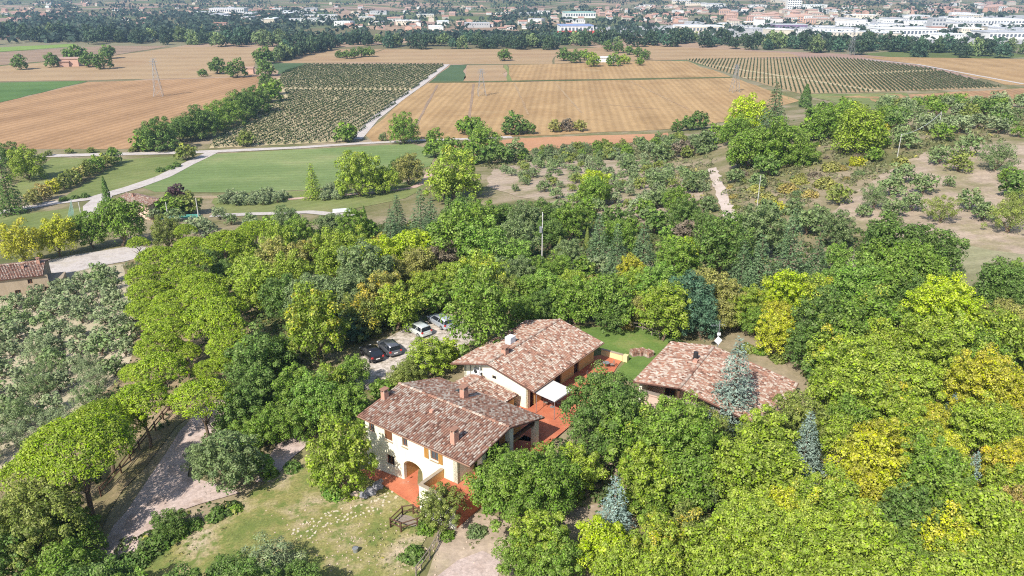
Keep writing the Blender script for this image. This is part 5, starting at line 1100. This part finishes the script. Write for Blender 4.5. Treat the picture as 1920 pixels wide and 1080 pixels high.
scatter_rows([(960, 290), (1100, 275), (1260, 262), (1330, 262), (1320, 300), (1200, 302), (1080, 300), (970, 312)], 6, 6.5, R(10), 'gg,g,ol,ov', (1.1, 2.0), 'low bushy tree in the scrub belt along the foot of the hill', 'scrub belt trees', 'B', 1.5, .8)
scatter_rows([(1640, 205), (1960, 190), (1960, 262), (1800, 262), (1700, 290), (1640, 270)], 7.5, 8, R(10), 'gg,g,ol,dg,ov', (1.6, 2.8), 'grey-green bushy tree on the stony crest of the hill', 'crest trees', 'O', 2.0, .75, 75)
scatter_rows([(1350, 340), (1520, 300), (1660, 290), (1600, 350), (1540, 400), (1480, 430), (1390, 420)], 6, 6, R(30), 'gg,bz,ol,or,br', (.8, 1.7), 'low rusty or grey shrub in the overgrown scrub strip', 'scrub strip shrubs', 'K', 1.5, .6, 70)
hedge = [(62, 372), (80, 362), (100, 350), (118, 342), (135, 334), (150, 326), (165, 318), (180, 310), (195, 302), (210, 296)]
for i, (u, v) in enumerate(hedge): tree('B', u, v, 30, ('bz', 'or', 'go', 'ol', 'ol', 'bz', 'ol', 'g', 'ol', 'g')[i], .3, 1, 'autumn-tinted hedge tree in the slanting row between the rough meadows', 'hedge between the rough meadows')
for i, (u, v) in enumerate(((90, 288), (130, 283), (170, 282), (210, 281), (248, 281), (258, 277))): tree('B', u, v, 14, 'ol', 0, .8, 'low bush on the verge between country road and ploughed field', 'verge bushes')
for u, v in ((300, 317), (318, 312), (330, 308), (120, 372), (140, 368), (158, 366)): tree('K', u, v, 22, 'dg', 0, 1, 'low dark roadside bush beside the white road', 'roadside bushes')
finish_trees()

# ------------------------------------------------------------------ undergrowth between the trees
def undergrowth(name, polys, n, cols, size=(.5, 1.5), per=26, leaf=.26, seed=5):
    r = np.random.default_rng(seed); C, N, T = [], [], []
    W = [[tuple(at(*q)[:2]) for q in p_] for p_ in polys]; A = []
    for p_ in W:
        q = np.array(p_); A.append(abs(np.dot(q[:, 0], np.roll(q[:, 1], 1)) - np.dot(q[:, 1], np.roll(q[:, 0], 1))))
    for p_, a in zip(W, np.array(A) / sum(A)):
        q = np.array(p_); lo, hi = q.min(0), q.max(0); pts = []
        while len(pts) < n * a:
            x = r.uniform(lo, hi)
            if inpoly(x[0], x[1], p_): pts.append(x)
        pts = np.array(pts); z = hgt(pts[:, 0], pts[:, 1]); B = np.column_stack([pts, z]); s = r.uniform(*size, len(B))
        k = np.repeat(np.arange(len(B)), per); d = sphere(len(k), r); d[:, 2] = np.abs(d[:, 2]); C.append(B[k] + d * s[k][:, None] * np.array([1.2, 1.2, .9])); nn = d + sphere(len(k), r) * .6; N.append(nn / np.linalg.norm(nn, axis=1, keepdims=True)); T.append(r.random(len(B))[k] * .8)
    me = leaf_mesh(name, np.concatenate(C), np.concatenate(N), leaf, LEAF, np.concatenate(T), .6, 0, r)
    o = link(name, me); o.color = (*cols, 1); o['autumn'] = .35; tag(o, kind='stuff'); return o
undergrowth('undergrowth', [[(400, 480), (620, 430), (960, 400), (1330, 420), (1560, 420), (1760, 470), (1800, 560), (1960, 520), (1990, 1110), (1500, 1110), (1560, 760), (1450, 640), (1330, 590), (1150, 600), (960, 600), (860, 580), (640, 660), (520, 800), (440, 740), (480, 600)]], 2600, (.10, .145, .04), seed=5)
undergrowth('undergrowth', [[(1000, 840), (1200, 800), (1420, 780), (1560, 820), (1560, 1110), (1230, 1110), (1200, 980), (1050, 930)], [(380, 840), (500, 700), (640, 720), (560, 800), (450, 900)], [(170, 1060), (330, 970), (460, 930), (440, 960), (330, 1010), (220, 1090)]], 600, (.10, .15, .04), (.3, 1.1), 24, .2, 6)
undergrowth('undergrowth', [[(60, 870), (190, 760), (250, 690), (262, 560), (240, 500), (310, 455), (430, 440), (480, 560), (470, 690), (330, 780), (240, 860), (150, 960)]], 420, (.085, .13, .035), (.4, 1.3), 24, .22, 9)
undergrowth('scrub', [[(1350, 330), (1540, 250), (1700, 240), (1900, 200), (1900, 262), (1700, 300), (1580, 380), (1500, 430), (1380, 420)], [(860, 300), (1100, 268), (1330, 255), (1340, 320), (1330, 420), (1240, 420), (1200, 300), (1000, 302), (930, 320)]], 1500, (.19, .20, .085), (.5, 1.2), 24, .28, 7)
# tufts of grass on the lawn edge and banks
undergrowth('grass_tufts', [[(300, 1040), (420, 968), (470, 940), (430, 990), (330, 1060)], [(690, 1000), (790, 960), (790, 1060), (700, 1080)], [(880, 960), (930, 950), (930, 1010), (880, 1040)], [(60, 880), (190, 790), (240, 800), (180, 900)]], 220, (.20, .22, .08), (.08, .2), 18, .08, 8)

# ------------------------------------------------------------------ vine rows
VINE = leaf_mat('vine_leaf', .2, .2, .6, dv=.35)
def nth_(n): return f"{n}{'th' if 10 <= n % 100 <= 20 else {1: 'st', 2: 'nd', 3: 'rd'}.get(n % 10, 'th')}"
def vines(poly, a, b, sp, label, group, seed, vs_=1.05, lanes=(), vl_=.31, vc_=(.062, .095, .03)):
    lanes = [(at(*q0)[:2], at(*q1)[:2]) for q0, q1 in lanes]
    W = [tuple(at(*q)[:2]) for q in poly]; p, q = at(*a)[:2], at(*b)[:2]; d = (q - p) / np.linalg.norm(q - p); nn = np.array([-d[1], d[0]]); r = np.random.default_rng(seed)
    A = np.array(W); s = A @ nn
    for io, o in enumerate(np.arange(s.min() + 1.5, s.max(), sp)):
        # where the row crosses the outline
        ts = []
        for i in range(len(A)):
            x, y = A[i], A[i - 1]; sx, sy = x @ nn - o, y @ nn - o
            if (sx > 0) != (sy > 0): ts.append((x + (y - x) * sx / (sx - sy)) @ d)
        ts.sort(); C, N, base = [], [], None
        for t0_, t1_ in zip(ts[::2], ts[1::2]):
            t = np.arange(t0_ + 1, t1_ - 1, vs_); t = t[r.random(len(t)) < .95]
            for la, lb in lanes:
                pp = nn * o + t[:, None] * d; e_ = (lb - la) / np.linalg.norm(lb - la); t = t[np.abs((pp - la) @ np.array([-e_[1], e_[0]])) > 2.6]
            if len(t) == 0: continue
            P_ = nn * o + t[:, None] * d; B = np.column_stack([P_, hgt(P_[:, 0], P_[:, 1]) + .85]); k = np.repeat(np.arange(len(B)), 8)
            C.append(B[k] + r.normal(size=(len(k), 3)) * np.array([.13, .3, .3])); N.append(sphere(len(k), r))
        if not C: continue
        C = np.concatenate(C); N = np.concatenate(N); base = C[0] * [1, 1, 0] + [0, 0, PLAIN + .1]
        me = leaf_mesh('vine_row', C - base, N, vl_, VINE, r.random(len(C)) * .5, .8, 0, r); ob = link('vine_row', me, None, base); ob.color = (*vc_, 1); ob['autumn'] = .1; tag(ob, label.format(nth_(io + 1)), 'vines', group)
vines(V1P, (600, 240), (725, 178), 3.3, 'row of dark green vines in the left vineyard, {} row counted from the white track', 'vine rows of the left vineyard', 3, lanes=[((540, 167.5), (775, 169))])
vines(V2P, (1655, 168), (1600, 118), 2.8, 'row of dark green vines behind the hill, {} row counted from the right end', 'vine rows of the right vineyard', 4, lanes=[((1392, 146), (1740, 134)), ((1340, 124), (1650, 172))], vl_=.30, vc_=(.085, .11, .045))

# ------------------------------------------------------------------ riverside trees, the town and the hills beyond
belt = []
def belt_line(line, n, dep, h, cols, label, group):
    for i in range(n):
        s = (i + random.random()) / n * (len(line) - 1); k = int(s); f = s - k; (u0, v0), (u1, v1) = line[k], line[min(k + 1, len(line) - 1)]
        p = at(u0 + (u1 - u0) * f, v0 + (v1 - v0) * f); y = p[1] * (1 + random.random() * dep); x = p[0] * y / p[1]; z = float(hgt(x, y)); R_ = random.uniform(*h)
        o = link('riverside_tree', P['b'][i % 3], None, (x, y, z + R_ * .95), random.uniform(0, 6)); o.scale = (R_, R_, R_ * random.uniform(.95, 1.5)); c = COLR[random.choice(cols)][0]
        o.color = (*(np.array(c) * random.uniform(.8, 1.2)), 1); o['autumn'] = random.choice((0, 0, 0, .15)); tag(o, label if 'below' not in label else ('tall ' if o.scale.z > 8.5 else ('low ' if o.scale.z < 6.5 else '')) + label + ', ' + ('far left', 'left', 'left of middle', 'right of middle', 'right', 'far right')[int(min(max(u0, 0), 1919) / 320)] + ' part', 'tree', group)
COLR['rv'] = ((.06, .10, .05), 'dark'); COLR['rw'] = ((.075, .12, .05), 'dark')
DK = ['rv', 'rv', 'rv', 'rw', 'bg', 'gg']
belt_line([(215, 86), (400, 88), (560, 92), (700, 92.5), (900, 93), (1010, 95), (1150, 88), (1300, 88), (1480, 98), (1610, 104), (1760, 108), (1990, 111)], 150, .10, (4.2, 6.8), DK, 'dark tree in the riverside belt below the town', 'riverside tree belt')
belt_line([(-60, 86), (60, 82), (220, 84)], 20, .16, (5, 8), DK, 'dark tree in the riverside belt above the bright green strip', 'riverside trees above the green strip')
belt_line([(520, 116), (545, 110), (580, 101), (620, 94)], 14, .015, (4.5, 6.5), DK, 'dark tree in the hedge running up from the left vineyard to the river', 'hedge up to the river')
def far_wood(name, regions, seed, leaf=3.0, per=9):
    r = np.random.default_rng(seed); C, N, T = [], [], []
    for (u0, u1, v0, v1, n, s0, s1) in regions:
        for _ in range(n):
            cu, cv = r.uniform(u0, u1), r.uniform(v0, v1); p = at(cu, cv)
            for k in range(int(r.integers(1, 5))):
                x = p[0] + k * r.uniform(6, 12) * s1 / 6; y = p[1] + r.normal() * 6; z = float(hgt(x, y)); s = r.uniform(s0, s1)
                d = sphere(per, r); d[:, 2] = np.abs(d[:, 2]); C.append(np.array([x, y, z + s * .3]) + d * s * [1.3, 1, 1.1]); nn = d + sphere(per, r) * .4; N.append(nn / np.linalg.norm(nn, axis=1, keepdims=True)); T.append(np.full(per, r.random() * .8))
    me = leaf_mesh(name, np.concatenate(C), np.concatenate(N), leaf, LEAF, np.concatenate(T), .75, 0, r); o = link(name, me); o.color = (.05, .082, .05, 1); o['autumn'] = .1; tag(o, kind='stuff')
far_wood('distant_woodland', [(0, 1920, 28, 80, 400, 4, 7), (0, 700, 0, 50, 210, 5, 9), (700, 1920, 0, 30, 230, 5, 10), (0, 560, 50, 80, 150, 4, 7), (250, 560, 28, 42, 60, 5, 8), (760, 1000, 66, 78, 60, 4, 6)], 71)
TW = {k: plain('town_' + k, c, .85, .1, .05) for k, c in dict(white=(.66, .65, .62), cream=(.56, .50, .40), pink=(.52, .33, .25), grey=(.42, .42, .42), roofwhite=(.64, .66, .68), roofgrey=(.42, .43, .45), tile=(.38, .21, .16), tile2=(.42, .28, .225), blue=(.22, .28, .45), red=(.55, .09, .07), purple=(.24, .16, .27), teal=(.30, .50, .46), glass=(.12, .14, .17)).items()}
def house_meshes():
    out = {}
    def mk(key, wall, roof, kind):
        b = MB()
        if kind == 'gable':
            b.box(-.5, .5, -.5, .5, -.3, .72); b.add([(-.52, -.55, .7), (.52, -.55, .7), (.52, 0, 1.0), (-.52, 0, 1.0), (.52, .55, .7), (-.52, .55, .7)], [(0, 1, 2, 3), (3, 2, 4, 5)], 1); b.add([(-.5, -.5, .72), (-.5, 0, .97), (-.5, .5, .72), (.5, -.5, .72), (.5, 0, .97), (.5, .5, .72)], [(0, 1, 2), (3, 4, 5)])
            wn = [(.18, .36), (.46, .62)]
        elif kind == 'hip':
            b.box(-.5, .5, -.5, .5, -.3, .8); b.add([(-.53, -.55, .79), (.53, -.55, .79), (.53, .55, .79), (-.53, .55, .79), (-.2, 0, 1.0), (.2, 0, 1.0)], [(0, 1, 5, 4), (1, 2, 5), (2, 3, 4, 5), (3, 0, 4)], 1); wn = [(.08, .2), (.3, .42), (.52, .64)]
        else:
            b.box(-.5, .5, -.5, .5, -.3, .93); b.box(-.51, .51, -.51, .51, .931, 1.0, 1)
            for k in range(4): b.box(-.4 + k * .22, -.26 + k * .22, -.42, .42, 1.001, 1.04, 1)
            wn = [(.55, .78)]
        for z0, z1 in wn:
            for k in range(6 if kind != 'shed' else 9):
                nn = 6 if kind != 'shed' else 9; x0 = -.45 + k * .9 / nn; b.add([(x0 + .03, -.503, z0), (x0 + .9 / nn - .03, -.503, z0), (x0 + .9 / nn - .03, -.503, z1), (x0 + .03, -.503, z1)], [(0, 1, 2, 3)], 2)
        out[key] = b.mesh(key, [TW[wall], TW[roof], TW['glass']])
    for wl in ('white', 'cream', 'pink'): 
        for rf_ in ('tile', 'tile2'): mk(f'house {wl} {rf_}', wl, rf_, 'gable')
    for wl in ('cream', 'pink', 'white'): mk(f'flats {wl}', wl, 'tile2', 'hip')
    for wl, rf_ in (('white', 'roofwhite'), ('grey', 'roofgrey'), ('white', 'roofgrey'), ('cream', 'roofwhite')): mk(f'shed {wl} {rf_}', wl, rf_, 'shed')
    return out
HM = house_meshes()
KEYS = {k: [q for q in HM if q.startswith(k)] for k in ('house', 'flats', 'shed')}
LBL = {'house': ('town_house', 'small tile-roofed town house beyond the riverside trees'), 'flats': ('apartment_block', 'tile-roofed apartment block beyond the riverside trees'), 'shed': ('industrial_shed', 'long flat-roofed pale industrial shed beyond the riverside trees')}
placed = []; extra = MB(); nth = 0
def put(kind, u, v, sx, sy, h, key=None, label=None, name=None, ang=None):
    p = at(u, v); a = (random.choice((0.1, .25, -.2, 1.7)) + random.gauss(0, .05)) if ang is None else ang
    for x, y, r_ in placed:
        if math.hypot(p[0] - x, p[1] - y) < (r_ + max(sx, sy) * .5) * .8: return False
    placed.append((p[0], p[1], max(sx, sy) * .5))
    o = link(name or LBL[kind][0], HM[key or random.choice(KEYS[kind])], None, (p[0], p[1], float(p[2])), a); o.scale = (sx, sy, h)
    band = 'left' if u < 640 else ('middle' if u < 1280 else 'right')
    kk_ = o.data.name.split('.')[0].split(); wc = kk_[1]; rc = {'tile': 'red-brown', 'tile2': 'pinkish', 'roofwhite': 'white', 'roofgrey': 'grey'}[kk_[2]] if len(kk_) > 2 else 'pinkish'; big = 'large' if sx * sy > {'house': 170, 'flats': 360, 'shed': 1300}[kind] else 'small'
    tag(o, label or f'{big} {wc} {LBL[kind][0].replace("_", " ")} with {rc} roof beyond the riverside trees, {band} third of town', 'building', f'{LBL[kind][0].replace("_", " ")}s in the {band} of the town'); return True
def special(name, u, v, sx, sy, h, wall, roof, label, ang=0.05, bands=0):
    p = at(u, v); placed.append((p[0], p[1], max(sx, sy) * .5)); e = empty(name, p, ang, label, 'building')
    MB().box(-sx / 2, sx / 2, -sy / 2, sy / 2, -1, h).build('wall', TW[wall], e); MB().box(-sx / 2 - .5, sx / 2 + .5, -sy / 2 - .5, sy / 2 + .5, h + .01, h + .9).build('roof', TW[roof], e)
    for k in range(bands):
        z0 = h * (k + .35) / bands; n = max(4, int(sx / 5))
        for j in range(n):
            x0 = -sx / 2 + (j + .2) * sx / n; MB().box(x0, x0 + .6 * sx / n, -sy / 2 - .08, -sy / 2 - .01, z0, z0 + h / bands * .45).build('window', TW['glass'], e)
special('factory_hall', 1078, 60, 46, 46, 9, 'white', 'blue', 'white factory hall with blue-grey roof and red base beyond the trees', .05, 1)
e = bpy.data.objects['factory_hall']; MB().box(-23.6, 23.6, -23.7, -23.3, 0, 3).build('base_band', TW['red'], e)
for i in range(6):
    p = at(1050 + i * 14, 63.5 - (i % 2)); b_ = link('red_trailer', MB().box(-5, 5, -1.3, 1.3, .5, 3.5).mesh('red_trailer', TW['red']), None, p, .1); tag(b_, 'red trailer parked in the row outside the factory hall', 'trailer', 'red trailers by the factory')
special('tower_block', 1486, 22, 32, 16, 27, 'white', 'roofwhite', 'white slab tower block standing above the town houses', 0, 6)
special('purple_hall', 1478, 57, 46, 24, 8, 'purple', 'roofgrey', 'dark purple shop hall in the right part of town', 0, 1)
special('blue_tower', 1753, 56, 20, 16, 16, 'grey', 'roofgrey', 'grey-blue square tower next to the red-roofed hall', 0, 3)
special('red_roof_hall', 1754, 63, 20, 18, 8, 'white', 'tile', 'white hall with flat red roof below the square tower', 0, 1)
special('long_shed', 1835, 48, 120, 60, 10, 'white', 'roofwhite', 'longest white-roofed shed on the right side of the town', .05, 1)
special('long_shed', 1880, 72, 60, 40, 8, 'white', 'roofgrey', 'grey-roofed shed just behind the riverside trees at right', .02, 1)
special('long_shed', 1690, 67, 70, 40, 9, 'white', 'roofwhite', 'white shed directly behind the riverside trees right of centre', .08, 1)
special('long_shed', 1310, 60, 60, 36, 8, 'cream', 'roofwhite', 'pale shed behind the trees left of the purple hall', .1, 1)
special('teal_hall', 1085, 33, 60, 40, 10, 'white', 'teal', 'hall with pale turquoise roof above the factory hall', .1, 1)
special('long_shed', 430, 24, 80, 40, 10, 'white', 'roofwhite', 'large white works building in the left part of the town', .05, 1)
special('ruined_farm', 132, 124, 16, 9, 6, 'pink', 'tile2', 'pinkish ruined farmhouse among trees in the fallow field', .2, 0); special('ruined_farm', 122, 125, 7, 6, 4, 'pink', 'tile2', 'smaller pinkish ruin left of the main ruined farmhouse', .4, 0)
special('field_house', 468, 138, 7, 5, 4, 'pink', 'tile2', 'tiny red-roofed hut at the field corner by the hedge', .1, 0); special('field_house', 1135, 116, 16, 8, 3.5, 'white', 'roofwhite', 'low white farm building among the yellow field trees', .05, 0)
special('field_house', 415, 52, 18, 10, 7, 'pink', 'tile', 'reddish country house among trees near the river at left', .1, 2)
REG = [('flats', 1350, 1560, 24, 48, 46, (20, 34), (11, 14), (10, 17)), ('house', 1080, 1340, 14, 42, 60, (11, 16), (9, 12), (7, 11)), ('flats', 1780, 1920, 8, 26, 18, (24, 44), (12, 15), (12, 18)), ('shed', 1560, 1920, 28, 74, 40, (26, 70), (20, 40), (7, 10)),
       ('shed', 1280, 1560, 46, 66, 26, (24, 56), (16, 30), (6, 9)), ('shed', 380, 620, 18, 44, 24, (30, 70), (20, 36), (7, 10)), ('house', 0, 640, 4, 40, 60, (11, 18), (9, 12), (6, 9)), ('house', 640, 1080, 14, 60, 58, (11, 18), (9, 13), (6, 10)),
       ('shed', 640, 1080, 24, 56, 22, (24, 50), (16, 28), (6, 9)), ('house', 1560, 1800, 4, 40, 40, (11, 18), (9, 12), (7, 10)), ('shed', 1200, 1700, 4, 26, 22, (30, 70), (20, 34), (7, 10))]
for kind, u0, u1, v0, v1, n, sx, sy, h in REG:
    for _ in range(n): put(kind, random.uniform(u0, u1), random.uniform(v0, v1), random.uniform(*sx) * .85, random.uniform(*sy) * .85, random.uniform(*h) * .85)
# paved ground of the works and of the town streets
sheet('town_yards', [(1560, 74), (1600, 34), (1920, 28), (1990, 40), (1990, 84), (1760, 82)], ground_mat('town_paving', [(0.3, (.30, .29, .29)), (.5, (.42, .41, .40)), (.7, (.34, .33, .31))], .02, .3, .3), .2, 60)
sheet('town_yards', [(1040, 64), (1060, 52), (1330, 46), (1560, 50), (1560, 70), (1300, 70)], bpy.data.materials['town_paving'], .2, 60)
sheet('pink_field', [(740, 60), (760, 50), (960, 50), (975, 60), (860, 64)], DUN, .3, 40); sheet('riverside_field', [(250, 66), (400, 52), (420, 46), (300, 45), (240, 50)], MEAD2, .3, 50)

# ------------------------------------------------------------------ the air over the valley
hz = bpy.data.objects.new('haze', MB().box(-9600, 9600, -90, 14400, PLAIN - 1.5, 190).mesh('haze', [])); COL.objects.link(hz)
hm = bpy.data.materials.new('haze'); hm.use_nodes = True; hm.node_tree.nodes.clear()
pv = hm.node_tree.nodes.new('ShaderNodeVolumePrincipled'); ho = hm.node_tree.nodes.new('ShaderNodeOutputMaterial'); hm.node_tree.links.new(pv.outputs[0], ho.inputs['Volume'])
pv.inputs['Color'].default_value = (.52, .73, 1.0, 1); pv.inputs['Density'].default_value = 0.00014; pv.inputs['Anisotropy'].default_value = 0.2
hz.data.materials.append(hm); tag(hz, kind='stuff'); hz.display_type = 'WIRE'
